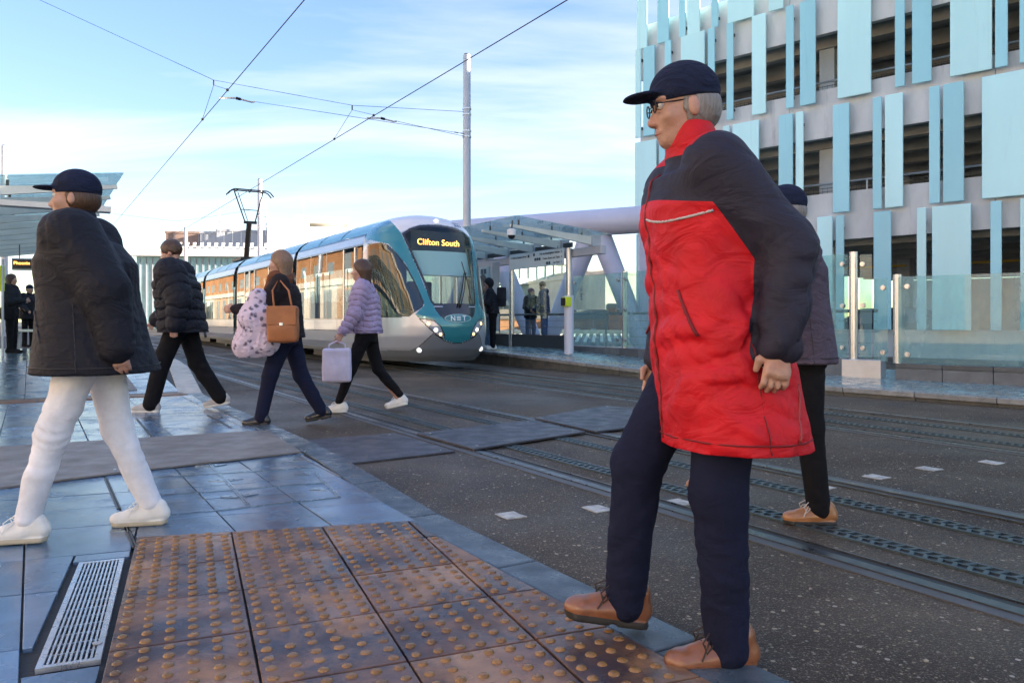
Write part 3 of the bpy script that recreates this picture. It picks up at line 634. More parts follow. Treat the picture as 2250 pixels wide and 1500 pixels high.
for k in range(4): tall_screen(labs[k], ulist[k], ulist[k + 1], 11.15 + .02 * k, .42, 2.08)
# lower screen turning off to the right
def low_dir(k): return Vector((5.93, 11.9, 0)) + Vector((.729, -.684, 0)) * k
ld = Vector((.729, -.684, 0)); ln = Vector((-.684, -.729, 0))
def obox(mb, p, q, w, z0, z1, off=0):
    d = (q - p).normalized(); s = Vector((-d.y, d.x, 0)); p = p + s * off; q = q + s * off
    return mb.hexa([p - s * w + Vector((0, 0, z0)), q - s * w + Vector((0, 0, z0)), q + s * w + Vector((0, 0, z0)), p + s * w + Vector((0, 0, z0))], [p - s * w + Vector((0, 0, z1)), q - s * w + Vector((0, 0, z1)), q + s * w + Vector((0, 0, z1)), p + s * w + Vector((0, 0, z1))])
def low_screen(lab, k0, k1):
    t = thing('glass_screen', lab, 'glass screen', tuple(low_dir(k0) + Vector((0, 0, .15))))
    obox(MB(), low_dir(k0 + .03), low_dir(k1 - .03), .006, .37, 1.68, -.06).build('pane', GLSG, t)
    post(t, low_dir(k0), .36, 1.72)
    for kk in (k0 + .16, k1 - .16):
        for zz in (.5, 1.53): screw(t, low_dir(kk) + ln * .07 + Vector((0, 0, zz)), ln)
    n = max(1, round((k1 - k0) / .62))
    for i in range(n):
        a, b = low_dir(k0 + (k1 - k0) * i / n + .004), low_dir(k0 + (k1 - k0) * (i + 1) / n - .004)
        obox(MB(), a, b, .12, .08, .29).build('plinth_block', BLOCK, t, bev=.006); obox(MB(), a, b, .13, .292, .36).build('plinth_coping', mat('plinth cap', (.07, .08, .085), .4, var=.15, vs=6, rand=.15), t, bev=.005)
low_screen('low frosted glass screen on a grey block plinth, right of the steel post', 0.0, 2.6)
low_screen('low frosted glass screen panel farthest right, running out of the picture', 2.6, 5.2)
cs = thing('glass_screen', 'narrow glass return panel between the tall and the low steel posts', 'glass screen', tuple(UV(7.6, 11.15, .1)))
a, b = UV(7.55, 11.15), low_dir(-.12)
obox(MB(), a + (b - a) * .1, a + (b - a) * .48, .006, .42, 2.05, -.05).build('pane', GLSG, cs); obox(MB(), a + (b - a) * .55, a + (b - a) * .98, .006, .38, 1.66, -.05).build('pane', GLSG, cs)
for kk, zz in ((.2, .58), (.2, 1.25), (.2, 1.9), (.85, .52), (.85, 1.52)): screw(cs, a + (b - a) * kk + ln * .07 + Vector((0, 0, zz)), ln)
obox(MB(), a - (b - a) * .45, a + (b - a) * .82, .14, .11, .40).build('steel_base', mat('base plate steel', (.5, .52, .55), .35, .7, var=.1, vs=4), cs, bev=.01)
# ------------------------------------------------------------------ station bridge truss
tr = thing('bridge_truss', 'lilac grey tubular bridge truss with diagonals behind the platform shelter', 'truss', tuple(D(1310, 760, 24)))
TL = lambda px, py: D(px, py, 23.5 + (1405 - px) * .0081)
axis = lambda px: D(px, 0, 23.5 + (1405 - px) * .0081)
def tz(px, z): a = axis(px); return Vector((a.x, a.y, z))
MB().tube([tz(930, 4.05), tz(1500, 4.05)], .41, 32).build('top_chord', LILAC, tr, smooth_='auto')
MB().tube([tz(930, -.15), tz(1500, -.15)], .34, 20).build('bottom_chord', LILAC, tr, smooth_='auto')
for a, b in ((1311, 1420), (1305, 1196), (1072, 1184), (1066, 960), (1500, 1432)):
    MB().tube([tz(a, 4.0), tz(b, 0.0)], [.33, .27], 24).build('diagonal', LILAC, tr, smooth_='auto')
p = axis(1414); MB().box((p.x, p.y, 2.2), (.28, .28, 4.0)).build('end_post', LILAC, tr, bev=.02)
hr = thing('handrail', 'grey handrail with posts along the bridge edge behind the glass', 'railing', tuple(UV(14, 12.35, .2)))
MB().tube([UV(8, 12.35, 1.18), UV(34, 12.35, 1.18)], .032, 10).build('top_rail', DGREY, hr, smooth_='auto')
for k in range(14): MB().beam(UV(8.4 + k * 1.75, 12.35, .1), UV(8.4 + k * 1.75, 12.35, 1.17), .05, .03, (1, 0, 0)).build('rail_post', DGREY, hr)
for zz in (.42, .62, .82, 1.0): MB().tube([UV(8, 12.35, zz), UV(34, 12.35, zz)], .005, 5).build('wire', DGREY, hr)
# ------------------------------------------------------------------ platform shelters
RIBM = mat('shelter rib', (.68, .67, .62), .45, .2, var=.08, vs=3)
def shelter(lab, u0, n, step, vr, vt, zr, zt, zb, posts, hdr):
    t = thing('platform_shelter', lab, 'shelter', tuple(UV(u0, vr, zb)))
    sg = 1 if vt > vr else -1
    for k in range(n):
        u = u0 + k * step; a, b = UV(u, vr, zr), UV(u, vt, zt)
        rb = MB().beam(a, b, .07, .20, w2=.05, h2=.06).build('rib', RIBM, t, bev=.006)
        MB().box(tuple(UV(u, vr - sg * .12, zr)), (.13, .26, .26), TH - R(90)).build('rib_end', PAINT, rb, bev=.008)
        for f in (.12, .5, .9):
            p = a + (b - a) * f; MB().tube([(p.x, p.y, p.z + .09 - .05 * f), (p.x, p.y, p.z + .155)], .022, 8).build('spider_fitting', DGREY, rb)
        if k < n - 1:
            q = [UV(u + .01, vr - sg * .3, zr + .14), UV(u + .01, vt + sg * .06, zt + .165), UV(u + step - .01, vt + sg * .06, zt + .165), UV(u + step - .01, vr - sg * .3, zr + .14)]
            MB().hexa(q, [p + Vector((0, 0, .014)) for p in q]).build('roof_pane', GLSR, t)
    q = [UV(u0 - .35, vr - sg * .3, zr + .14), UV(u0 - .35, vt + sg * .06, zt + .165), UV(u0 - .01, vt + sg * .06, zt + .165), UV(u0 - .01, vr - sg * .3, zr + .14)]
    MB().hexa(q, [p + Vector((0, 0, .014)) for p in q]).build('roof_pane', GLSR, t)
    MB().beam(UV(u0 - .3, vr - sg * .14, zr - .22), UV(u0 + (n - 1) * step + .3, vr - sg * .14, zr - .22), .16, .2).build('header_beam', hdr, t, bev=.01)
    for u in posts: MB().tube([UV(u, vr, zb), UV(u, vr, zr - .1)], .075, 20).build('post', STAIN, t, smooth_='auto')
    return t
rs = shelter('glass roofed platform shelter with steel ribs beyond the tram front', 14.47, 6, 1.25, 11.15, 8.92, 2.88, 3.10, .3, (15.35, 18.0, 20.6), PAINT)
for a, b in ((15.45, 17.92), (18.08, 20.5)):
    bar_uv(MB(), a, b, 11.16, 11.175, .66, 2.36).build('back_pane', GLS, rs); bar_uv(MB(), a, b, 11.10, 11.22, .30, .64).build('plinth', DGREY, rs)
bar_uv(MB(), 15.3, 20.7, 11.2, 11.24, 2.80, 2.92).build('gutter', DGREY, rs)
ls = shelter('glass roofed shelter with pale ribs on the near platform at the left edge', 13.54, 11, 1.25, -1.75, 1.13, 2.74, 3.10, .32, (16.0, 19.7, 23.4), PAINT)
bar_uv(MB(), 13.2, 13.45, -1.9, 1.02, 2.66, 2.74).build('gutter', RIBM, ls)
for a, b in ((16.1, 19.6), (19.8, 23.3)): bar_uv(MB(), a, b, -1.76, -1.745, .7, 2.4).build('back_pane', GLSG, ls)
# curved pale arch post of the near shelter
pts = [UV(17.3, -1.0, .32), UV(17.3, -1.0, 1.5)] + [UV(17.3, -1.0 - .5 * (1 - math.cos(a)), 1.5 + .95 * math.sin(a)) for a in (R(20), R(45), R(70), R(88))]
MB().tube(pts, .05, 12).build('arch_post', RIBM, ls, smooth_='auto')
# direction sign
SIGNW = mat('sign white', (.62, .72, .76), .4); INK = mat('sign ink', (.02, .05, .08), .5)
sg_ = thing('direction_sign', 'long white direction sign with exit lines hung in the platform shelter', 'sign', tuple(UV(17.7, 11.05, 2.38)))
bar_uv(MB(), 15.42, 17.92, 11.04, 11.075, 2.38, 2.79).build('panel', SIGNW, sg_, bev=.004)
mU = -Vector((-ST, CT, 0)); upz = (0, 0, 1)
def stext(s, u, z, size, align): text_mesh(s, size, INK, 'lettering', sg_, UV(u, 11.035, z), mU, upz, align)
stext('\u2190 Exit to Station Street', 17.86, 2.66, .08, 'LEFT'); stext('Exit via Nottingham Station \u2192', 15.47, 2.68, .08, 'RIGHT')
stext('Trains, Buses and Taxis \u2192', 15.47, 2.555, .08, 'RIGHT'); stext('Car Park \u2192', 15.47, 2.43, .08, 'RIGHT')
for u, z in ((16.72, 2.67), (16.66, 2.545), (16.56, 2.545), (16.46, 2.545), (16.12, 2.42), (16.02, 2.42), (16.98, 2.65)): bar_uv(MB(), u - .035, u + .035, 11.031, 11.039, z, z + .07).build('pictogram', INK, sg_)
for u in (15.7, 16.6, 17.6): bar_uv(MB(), u - .015, u + .015, 11.05, 11.07, 2.79, 2.86).build('hanger', DGREY, sg_)
# advert case
av = thing('advert_case', 'grey framed advert case with a dark portrait poster on the platform', 'advert', tuple(UV(19.0, 10.75, .32)))
bar_uv(MB(), 18.35, 19.75, 10.72, 10.98, .72, 2.62).build('case', PAINT, av, bev=.02); bar_uv(MB(), 18.95, 19.15, 10.8, 10.9, .31, .72).build('foot', PAINT, av)
pz = bar_uv(MB(), 18.46, 19.64, 10.708, 10.719, .84, 2.5).build('poster', mat('poster ground', (.30, .46, .50), .3, col2=(.55, .68, .70), vs=1.3), av)
def flat(name, pts, dv, m_): 
    ps = [UV(19.64 - x * 1.18, 10.706 - dv, .84 + y * 1.66) for x, y in pts]; MB().add(ps, [tuple(range(len(ps)))]).build(name, m_, pz)
ell = lambda cx, cy, rx, ry: [(cx + rx * math.cos(a), cy + ry * math.sin(a)) for a in [2 * math.pi * k / 20 for k in range(20)]]
flat('printed_shoulders', [(.3, 0), (1, 0), (1, .5), (.9, .58), (.7, .6), (.45, .48), (.33, .3)], .001, mat('poster dark', (.02, .03, .045), .35)); flat('printed_hair', ell(.7, .68, .22, .2), .002, mat('poster hair', (.03, .028, .035), .35))
flat('printed_face', ell(.63, .67, .12, .12), .003, mat('poster face', (.26, .16, .12), .35)); flat('printed_hand', ell(.86, .48, .08, .06), .003, MATS['poster face'])
text_mesh('HOPE', .23, INK, 'printed_lettering', pz, UV(19.55, 10.703, 1.86), mU, upz); 
for k in range(2): bar_uv(MB(), 18.62 + k * .17, 18.75 + k * .17, 10.700, 10.704, 2.3, 2.44).build('printed_mark', INK, pz)
# validator on its white post
vp_ = G(1250, 775, .30); va = thing('ticket_validator', 'yellow card reader on a white post at the platform edge', 'card reader', tuple(vp_))
MB().tube([(vp_.x, vp_.y, .28), (vp_.x, vp_.y, 1.56)], .105, 20).build('post', mat('white post', (.62, .64, .72), .4), va, smooth_='auto')
MB().box((vp_.x - .06, vp_.y - .1, 1.42), (.15, .17, .21), TH).build('reader', YELL, va, bev=.015); MB().box((vp_.x - .14, vp_.y - .15, 1.42), (.02, .13, .17), TH).build('screen', BLACK, va)
# security camera under the first rib
cc_ = D(1124, 515, 17.0); cv = thing('security_camera', 'white dome security camera under the shelter roof tip', 'camera', tuple(cc_))
MB().tube([cc_ + Vector((0, 0, -.02)), cc_ + Vector((0, 0, .1)), cc_ + Vector((0, 0, .13))], [.10, .10, .04], 16).build('housing', mat('camera white', (.75, .75, .76), .35), cv, smooth_='auto')
MB().ball((cc_.x, cc_.y, cc_.z - .02), .085, 14, 8).build('dome', BLACK, cv, smooth_=True); MB().tube([cc_ + Vector((0, 0, .12)), cc_ + Vector((.02, 0, .3))], .02, 8).build('stem', DGREY, cv)
# departure display under the near canopy
dp = thing('departure_display', 'black departure display with orange text hung under the left canopy', 'display', tuple(D(68, 581, 19.6)))
c_ = D(72, 581, 19.6); xr = Vector((.97, .22, 0)).normalized(); nr = Vector((.22, -.97, 0)).normalized()
MB().box(tuple(c_), (.92, .14, .30), math.atan2(xr.y, xr.x)).build('case', PAINT, dp, bev=.015)
MB().box(tuple(c_ + nr * .071), (.86, .006, .24), math.atan2(xr.y, xr.x)).build('screen', BLACK, dp)
LED = mat('orange leds', (.4, .15, .02), .5, emit=(1, .42, .08), es=1.5)
text_mesh('Phoenix Park', .115, LED, 'lettering', dp, c_ - xr * .41 + nr * .078 + Vector((0, 0, -.01)), xr, upz)
text_mesh('Destination', .065, mat('dim leds', (.2, .2, .2), .5), 'lettering', dp, c_ - xr * .41 + nr * .078 + Vector((0, 0, .08)), xr, upz)
for s in (-.3, .3): MB().tube([c_ + xr * s + Vector((0, 0, .14)), c_ + xr * s + Vector((0, 0, .5))], .012, 6).build('hanger', DGREY, dp)
# bench and bags on the left platform
bn = thing('platform_bench', 'pale steel bench under the left canopy', 'bench', tuple(G(40, 770, .32)))
b0 = G(42, 772, .32)
MB().box((b0.x, b0.y + .5, .78), (.9, .4, .05), .2).build('seat', RIBM, bn)
for s in (-.35, .35): MB().box((b0.x + s, b0.y + .5 + s * .2, .54), (.05, .36, .46), .2).build('leg', RIBM, bn)
# near left: post with a yellow-green panel at the frame edge
sp = G(6, 782, .32); kp = thing('information_post', 'slim white post with a lime green panel at the left frame edge', 'post', tuple(sp))
MB().tube([(sp.x, sp.y, .32), (sp.x, sp.y, 2.2)], .022, 10).build('post', PAINT, kp, smooth_='auto'); MB().box((sp.x - .1, sp.y, 1.83), (.24, .05, .5), .2).build('panel', YELL, kp, bev=.01)

# ------------------------------------------------------------------ overhead line masts and wires
MASTM = mat('mast paint', (.44, .47, .52), .42, .25, var=.05, vs=2)
def mast(lab, p, z0, z1, r):
    t = thing('overhead_mast', lab, 'mast', (p.x, p.y, z0), 'overhead line masts')
    MB().tube([(p.x, p.y, z0), (p.x, p.y, z1)], [r * 1.12, r], 24).build('shaft', MASTM, t, smooth_='auto'); MB().tube([(p.x, p.y, z1), (p.x, p.y, z1 + .03)], r * .8, 16).build('cap', DGREY, t)
    for zz in (6.2, 6.82):
        mb = MB(); mb.tube([(p.x, p.y, zz - .1), (p.x, p.y, zz - .06)], r * 1.2, 20); mb.tube([(p.x, p.y, zz + .06), (p.x, p.y, zz + .1)], r * 1.2, 20); mb.build('clamp', STAIN, t)
MP = UV(19.0, 10.3)
mast('tall grey overhead line mast beside the tram cab', MP, .3, 8.4, .105)
mast('pale overhead line mast behind the pantograph', UV(43.7, 10.7), .3, 8.8, .13)
mast('distant overhead line mast left of the pantograph, before the brown block', UV(68, 10.7), 0, 8.6, .14)
mast('thin overhead line mast far down the line', UV(95, 7.0), 0, 8.2, .14)
mast('white overhead line mast at the left edge above the canopy', D(10, 600, 33.7), .3, 8.6, .12)
WIRE = mat('copper wire dark', (.02, .022, .03), .5, .4); CAB = mat('span wire', (.03, .06, .10), .5)
VA, VB = 3.615, 7.11
def wire(lab, pts, r, m_=WIRE, name='contact_wire'):
    o = MB().tube(pts, r, 6).build(name, m_, None, smooth_=True); return tag(o, lab, 'wire', 'overhead wires')
wire('dark contact wire above the near track, crossing the upper left sky', [UV(u, VA, 6.02) for u in (-25, 0, 19, 50, 110)], .0095)
wire('dark contact wire above the far track, meeting the pantograph', [UV(u, VB, 6.02) for u in (-25, 0, 19, 50, 110)], .0095)
HA, HB = UV(19.1, VA, 6.64), UV(19.4, VB, 6.63); AR = UV(19.2, -6.0, 9.9)
wire('thin span wire from the sky corner through both hangers to the mast', [AR, UV(19.2, .12, 7.80), HA, HB, Vector((MP.x, MP.y, 6.82))], .006, CAB, 'span_wire')
def registration(lab, v, u, zc, z_m):
    t = thing('registration_arm', lab, 'registration arm', tuple(UV(u, v, 6.02)), 'registration arms on the contact wires')
    a = UV(u, v - .02, 6.05); b = UV(u, v + .35, 6.10); c = UV(u, v + .7, 6.06); d = UV(u, v + .78, 6.08)
    MB().tube([UV(u, v, 6.02), a, b, c, d], .02, 8).build('arm', mat('insulator grey', (.5, .46, .42), .4), t, smooth_=True); MB().tube([b, b + (c - b) * .3], .034, 8).build('insulator', BLACK, t)
    MB().tube([d, Vector((MP.x, MP.y, z_m))], .006, 6).build('stay_wire', CAB, t)
    for k in (.93, .965): p = d + (Vector((MP.x, MP.y, z_m)) - d) * k; MB().tube([p, p + (Vector((MP.x, MP.y, z_m)) - d).normalized() * .12], .014, 6).build('turnbuckle', DGREY, t)
registration('registration arm on the near track wire, left', VA, 18.4, 0, 6.20); registration('registration arm on the far track wire, before the mast', VB, 18.3, 0, 6.12)
for lab, h, v in (('bridle hanger over the near track wire', HA, VA), ('bridle hanger over the far track wire', HB, VB)):
    t = thing('wire_hanger', lab, 'wire hanger', tuple(h), 'bridle hangers')
    lo = h + Vector((0, 0, -.12)); u = uv(h)[0]
    MB().tube([h, lo], .018, 8).build('clamp', DGREY, t); MB().tube([lo, UV(u - 1.5, v, 6.04)], .006, 6).build('bridle', CAB, t); MB().tube([lo, UV(u + 1.4, v, 6.04)], .006, 6).build('bridle', CAB, t)
    for s in (-1.5, 1.4): p = UV(u + s, v, 6.03); MB().ball(tuple(p), .035, 8, 5).build('wire_clip', DGREY, t)
wire('faint span wire in the distance above the brown block', [D(250, 470, 40), D(385, 486, 55), D(430, 481, 60), D(550, 462, 70)], .012, CAB, 'span_wire')
# ------------------------------------------------------------------ buildings far behind
BW = mat('sunlit white cladding', (.78, .76, .72), .7, var=.06, vs=.3); BG = mat('grey cladding', (.30, .31, .34), .6, var=.12, vs=.4); BRN = mat('brown cladding', (.24, .16, .13), .7, var=.15, vs=.4)
CYG = mat('cyan curtain glazing', (.22, .40, .44), .15, .1, var=.2, vs=.5); BRICK = mat('orange brick', (.44, .20, .085), .8, var=.2, vs=1.5, bump=.2, bs=30); CREAM = mat('cream render', (.62, .56, .43), .8, var=.14, vs=.5); DWIN = mat('dark window', (.03, .035, .04), .15)
GREYR = mat('grey render', (.36, .35, .30), .85, var=.15, vs=.5); SLATE = mat('slate roof', (.20, .165, .135), .8, var=.2, vs=1.2)
def bld(name, lab, px0, px1, ytop, Y, dep, m_, rz=0.0, cat='building', z0=-6, roof=None):
    """box whose front face spans px0..px1 at depth Y; rz turns it about its left front corner"""
    a, b = D(px0, ytop, Y), D(px1, ytop, Y); w = (b.x - a.x) / math.cos(rz); t = thing(name, lab, cat, (a.x, a.y, z0))
    x = Vector((math.cos(rz), math.sin(rz), 0)); y = Vector((-math.sin(rz), math.cos(rz), 0)); o = Vector((a.x, a.y, 0))
    def P(s, d, z): return o + x * s + y * d + Vector((0, 0, z))
    def B(nm, s0, s1, d0, d1, z0_, z1_, mm, par=None, bev=0): return MB().hexa([P(s0, d0, z0_), P(s1, d0, z0_), P(s1, d1, z0_), P(s0, d1, z0_)], [P(s0, d0, z1_), P(s1, d0, z1_), P(s1, d1, z1_), P(s0, d1, z1_)]).build(nm, mm, par or t, bev=bev)
    B('wall', 0, w, 0, dep, z0, a.z, m_); B('roof_edge', -.1, w + .1, -.1, dep + .1, a.z + .005, a.z + .3, roof or m_)
    return t, B, w, a.z
t, B, w, z = bld('office_block', 'brown box shaped block on the skyline behind the black puffer jacket', 364, 470, 512, 105, 14, BRN, R(12))
for k in range(4): B('panel_joint', 1 + k * 1.6, 1.08 + k * 1.6, -.03, 0, 0, z, BG)
t, B, w, z = bld('plant_room', 'grey clad roof block on the skyline beside the brown block', 440, 480, 513, 104, 10, BG, R(8))
t, B, w, z = bld('station_hall', 'long white hall with cyan glazing and slanting skylight fins behind the pantograph', 300, 640, 563, 92, 26, CYG, R(6), roof=BW)
for k in range(26): B('mullion', .35 + k * .72, .43 + k * .72, -.1, -.005, -2, z - .2, BG)
B('cornice', -.6, w + .6, -.9, 0, z + .01, z + .9, BW)
for k in range(22):
    q = [(.4 + k * .85, 3), (.75 + k * .85, 3), (1.55 + k * .85, 9), (1.2 + k * .85, 9)]
    s_ = .2 + k * .85; B('skylight_fin', s_, s_ + .3, 1.2, 1.5, z + .31, z + .9, BW); B('skylight_fin', s_ + .3, s_ + .6, 1.52, 1.9, z + .8, z + 1.4, BW); B('skylight_fin', s_ + .6, s_ + .9, 1.92, 2.3, z + 1.3, z + 1.9, BW)
t, B, w, z = bld('service_tower', 'grey clad block above the skylight fins of the white hall', 476, 590, 508, 104, 14, BG, R(14))
for k in range(6): B('panel_joint', .9 + k * 1.1, .96 + k * 1.1, -.03, 0, 2, z, BW)
t, B, w, z = bld('white_office', 'bright white stepped block behind the tram roof', 588, 760, 500, 100, 16, BW, R(16))
B('upper_storey', .8, w * .5, .8, 9, z + .31, z + 1.2, BW); B('upper_storey', w * .32, w, 2.4, 12, z + 1.21, z + 2.0, BW)
for k in range(5): B('window', 1 + k * 1.9, 2.3 + k * 1.9, -.05, .02, z - 3.0, z - 2.0, BG)
for lab, px, y0, y1 in (('slim antenna mast left of the pantograph', 484, 505, 463), ('slim antenna mast right of the pantograph', 585, 500, 440), ('faint antenna mast above the white block', 666, 490, 433)):
    a, b = D(px, y0, 103), D(px, y1, 103); t = thing('antenna', lab, 'antenna', tuple(a), 'rooftop antennas'); MB().tube([a + Vector((0, 0, -1)), b], .07, 6).build('pole', PAINT, t); MB().box((b.x - .1, b.y - .1, b.z - .5), (.28, .2, 1.3)).build('aerial', BW, t)
    for zz in (.4, .75): MB().box((a.x, a.y, a.z + (b.z - a.z) * zz), (.5, .1, .08)).build('bracket', PAINT, t)
# seen through the platform glass
t, B, w, z = bld('glazed_office', 'pale office with green glazing and white sun louvres seen through the shelter glass', 1085, 1262, 565, 85, 18, mat('pale glazing', (.42, .52, .47), .2, var=.25, vs=.6), R(28))
for r in range(4):
    B('floor_band', -.2, w + .2, -.5, -.01, z - .5 - r * 2.4, z + .1 - r * 2.4, BW)
    for k in range(10): B('mullion', k * w / 9 - .06, k * w / 9 + .06, -.14, -.011, z - 2.4 - r * 2.4, z - .51 - r * 2.4, BW)
for r in range(14): B('louvre', w * .55, w + .3, -.9, -.6, z - 3.1 - r * .42, z - 2.98 - r * .42, BW)
t, B, w, z = bld('cream_warehouse', 'cream rendered block with small windows and a red wing logo, seen between truss diagonals', 1262, 1345, 612, 74, 12, CREAM, R(20))
LOGO = mat('logo red', (.55, .12, .05), .6)
def wins(B, lst, z):
    for s, zz, ww, hh, nx, ny in lst:
        B('window_recess', s, s + ww, -.06, .01, zz, zz + hh, DWIN)
        for i in range(nx + 1): B('glazing_bar', s + ww * i / nx - .03, s + ww * i / nx + .03, -.1, -.061, zz, zz + hh, BW)
        for i in range(ny + 1): B('glazing_bar', s, s + ww, -.095, -.062, zz + hh * i / ny - .03, zz + hh * i / ny + .03, BW)
wins(B, [(.55, 2.9, .45, .7, 1, 3), (.5, 1.1, .5, 1.0, 1, 3), (2.2, 1.6, .6, .8, 2, 2)], z)
B('logo_swoosh', .95, 1.35, -.06, .0, z - .75, z - .55, LOGO); B('logo_swoosh', 1.1, 1.5, -.06, 0, z - .6, z - .42, LOGO); B('logo_lettering', .6, 1.45, -.05, 0, z - 1.15, z - .95, mat('logo blue', (.12, .2, .35), .6))
t, B, w, z = bld('grey_loft', 'weathered grey block above the cream warehouse', 1292, 1345, 597, 80, 10, GREYR, R(18))
t, B, w, z = bld('cream_annex', 'lower cream wing with a six pane window left of the red jacket', 1330, 1420, 601, 70, 12, CREAM, R(22))
wins(B, [(.5, 1.55, .8, .55, 3, 2), (2.2, 1.55, .8, .55, 3, 2)], z)
t, B, w, z = bld('brick_range', 'low orange brick range with white arched windows seen beyond the handrail', 1090, 1345, 701, 58, 9, BRICK, R(14), roof=SLATE)
for s in (1.2, 3.2, 4.9, 6.2, 7.5):
    for zz in (-.25, ): B('arched_window', s, s + .42, -.06, .0, zz - .9, zz + .62, BW); B('window_pane', s + .05, s + .18, -.075, -.061, zz - .8, zz + .5, DWIN); B('window_pane', s + .24, s + .37, -.075, -.061, zz - .8, zz + .5, DWIN)
B('pitched_roof', -.3, w + .3, 1.0, 8, z + .305, z + .75, SLATE)
t, B, w, z = bld('brick_gable', 'brick block coloured as in shade left of the red jacket, beyond the handrail', 1338, 1400, 676, 55, 8, mat('shaded brick', (.26, .10, .055), .8, var=.2, vs=1.5), R(-6), roof=SLATE)  # the orange brick again, with its shade put into the colour
t, B, w, z = bld('station_canopy', 'low grey canopy roof with slanting white skylight bars beyond the platform', 1060, 1420, 736, 52, 3, mat('canopy grey', (.16, .18, .18), .6, var=.15, vs=1), R(3), cat='canopy')
for k in range(24): 
    a = D(1085 + k * 15, 737, 51); o_b = MB().beam((a.x, 51.9, z + .05), (a.x - 1.3, 40.5, -.28 + .12), .16, .1).build('skylight_bar', mat('skylight white', (.6, .62, .55), .5), t)
MB().add([(D(1050, 0, 40).x - 1, 40, -.35), (D(1430, 0, 40).x + 1, 40, -.35), (D(1430, 0, 52).x + 1, 51.9, z), (D(1050, 0, 52).x - 1, 51.9, z)], [(0, 1, 2, 3)]).build('pitched_roof', MATS['canopy grey'], t)
# unseen station range: mirrors in the tram, lengthened and paled to bounce sunlight
t = thing('unseen_brick_station', 'long unseen brick and stone station range left of the line, paled to bounce sunlight', 'building', tuple(UV(40, -15, -6)))
SBR = mat('station brick', (.60, .40, .25), .8, var=.15, vs=.5); STN = mat('station stone', (.76, .70, .58), .8, var=.1, vs=.6)  # brick and stone colours paled so the walls bounce more sunlight
for k in range(14):
    a_, b_ = -62 + k * 15.2, -62 + (k + 1) * 15.2
    bar_uv(MB(), a_, b_, -26, -14, -6, 4.9).build('lower_wall', STN if k % 2 else SBR, t); bar_uv(MB(), a_, b_, -26, -14.02, 4.905, 9.4).build('upper_wall', SBR if k < 6 else mat('orange station brick', (.44, .22, .10), .8, var=.2, vs=.5), t)
    for q in range(3):
        c_ = a_ + 1.6 + q * 4.7; bar_uv(MB(), c_, c_ + 2.4, -14.1, -13.94, .6, 4.2).build('arched_window', mat('station window', (.30, .34, .36), .2), t); bar_uv(MB(), c_ + .3, c_ + 2.1, -14.1, -13.95, 5.9, 8.3).build('upper_window', MATS['station window'], t)
bar_uv(MB(), -62.5, 151.5, -26.5, -13.4, 9.405, 10.1).build('cornice', STN, t); bar_uv(MB(), -62, 151, -14.0, -13.7, 4.6, 5.2).build('string_course', STN, t)
# ------------------------------------------------------------------ tram
TEAL = mat('teal tram paint', (.022, .215, .255), .18, .15, coat=1.0); TEAL_SKY = mat('sky tinted teal paint', (.045, .30, .40), .28, .1, coat=.5, var=.04, vs=1)  # roof is the cab teal, lightened and blued to stand for reflected sky
SILV = mat('silver tram paint', (.48, .50, .55), .3, .45, coat=.6, var=.03, vs=2); WTE = mat('white tram roof', (.74, .72, .74), .3, coat=.5); BUMP = mat('bumper grey', (.19, .21, .235), .35, .2, coat=.4)
TGL = glass('tram glazing', (.42, .50, .50), 2.0); WGL = glass('windscreen glazing', (.66, .78, .77), 1.62); TBLK = mat('tram black surround', (.012, .013, .018), .18, coat=.6)
TN_U, TN_V = 13.45, 7.11
def TP(s, w, z): return UV(TN_U - s, TN_V + w, z)
prof = np.array([(.20, 1.04, -.34), (.30, 1.12, -.22), (.45, 1.18, -.10), (.7, 1.2, -.02), (.9, 1.2, 0), (1.1, 1.2, -.02), (1.3, 1.2, -.10), (1.6, 1.2, -.22), (2.0, 1.2, -.39), (2.4, 1.195, -.57), (2.62, 1.18, -.67), (2.8, 1.13, -.77),
                 (2.95, 1.03, -.88), (3.08, .86, -1.03), (3.17, .66, -1.22), (3.23, .42, -1.45), (3.258, .2, -1.7), (3.265, .0, -1.9)])
arc = np.concatenate([[0], np.cumsum(np.hypot(np.diff(prof[:, 0]), np.diff(prof[:, 1])))])
def fine(n):
    t = np.linspace(0, arc[-1], n); c = [np.interp(t, arc, prof[:, i]) for i in range(3)]
    ker = np.array([1, 2, 3, 4, 3, 2, 1]) / 16.
    for i in range(3):
        p = np.pad(c[i], 3, mode='reflect', reflect_type='odd'); c[i] = np.convolve(p, ker, 'valid')
    c[1][-1] = 0; return c
SB = -2.05; EXN = .8
def W_of(z): return float(np.interp(z, prof[:, 0], prof[:, 1]))
def S_of(w, z):
    W = W_of(z); sc = float(np.interp(z, prof[:, 0], prof[:, 2])); q = min(.9999, abs(w) / max(W, 1e-3)) ** (1 / EXN); a = math.asin(q); return sc - (SB - sc) * -1 * (1 - math.cos(a) ** EXN)
tram = thing('tram', 'teal and silver tram with orange Clifton South display', 'tram', tuple(TP(0, 0, 0)))
cz, cW, cs_ = fine(230)
NA = 150; aa = np.linspace(-math.pi / 2, math.pi / 2, 2 * NA + 1)
sa = np.sign(np.sin(aa)) * np.abs(np.sin(aa)) ** EXN; ca_ = np.abs(np.cos(aa)) ** EXN; ca_[0] = ca_[-1] = 0
gw_ = cW[:, None] * sa[None, :]; gs_ = cs_[:, None] + (SB - cs_[:, None]) * (1 - ca_[None, :]); gz_ = np.repeat(cz[:, None], len(aa), 1)
U_ = TN_U - gs_; V_ = TN_V + gw_; GX = -ST * U_ + CT * V_; GY = CT * U_ + ST * V_
VL = TN_V - np.abs(gw_); LX = -ST * U_ + CT * VL; LY = CT * U_ + ST * VL
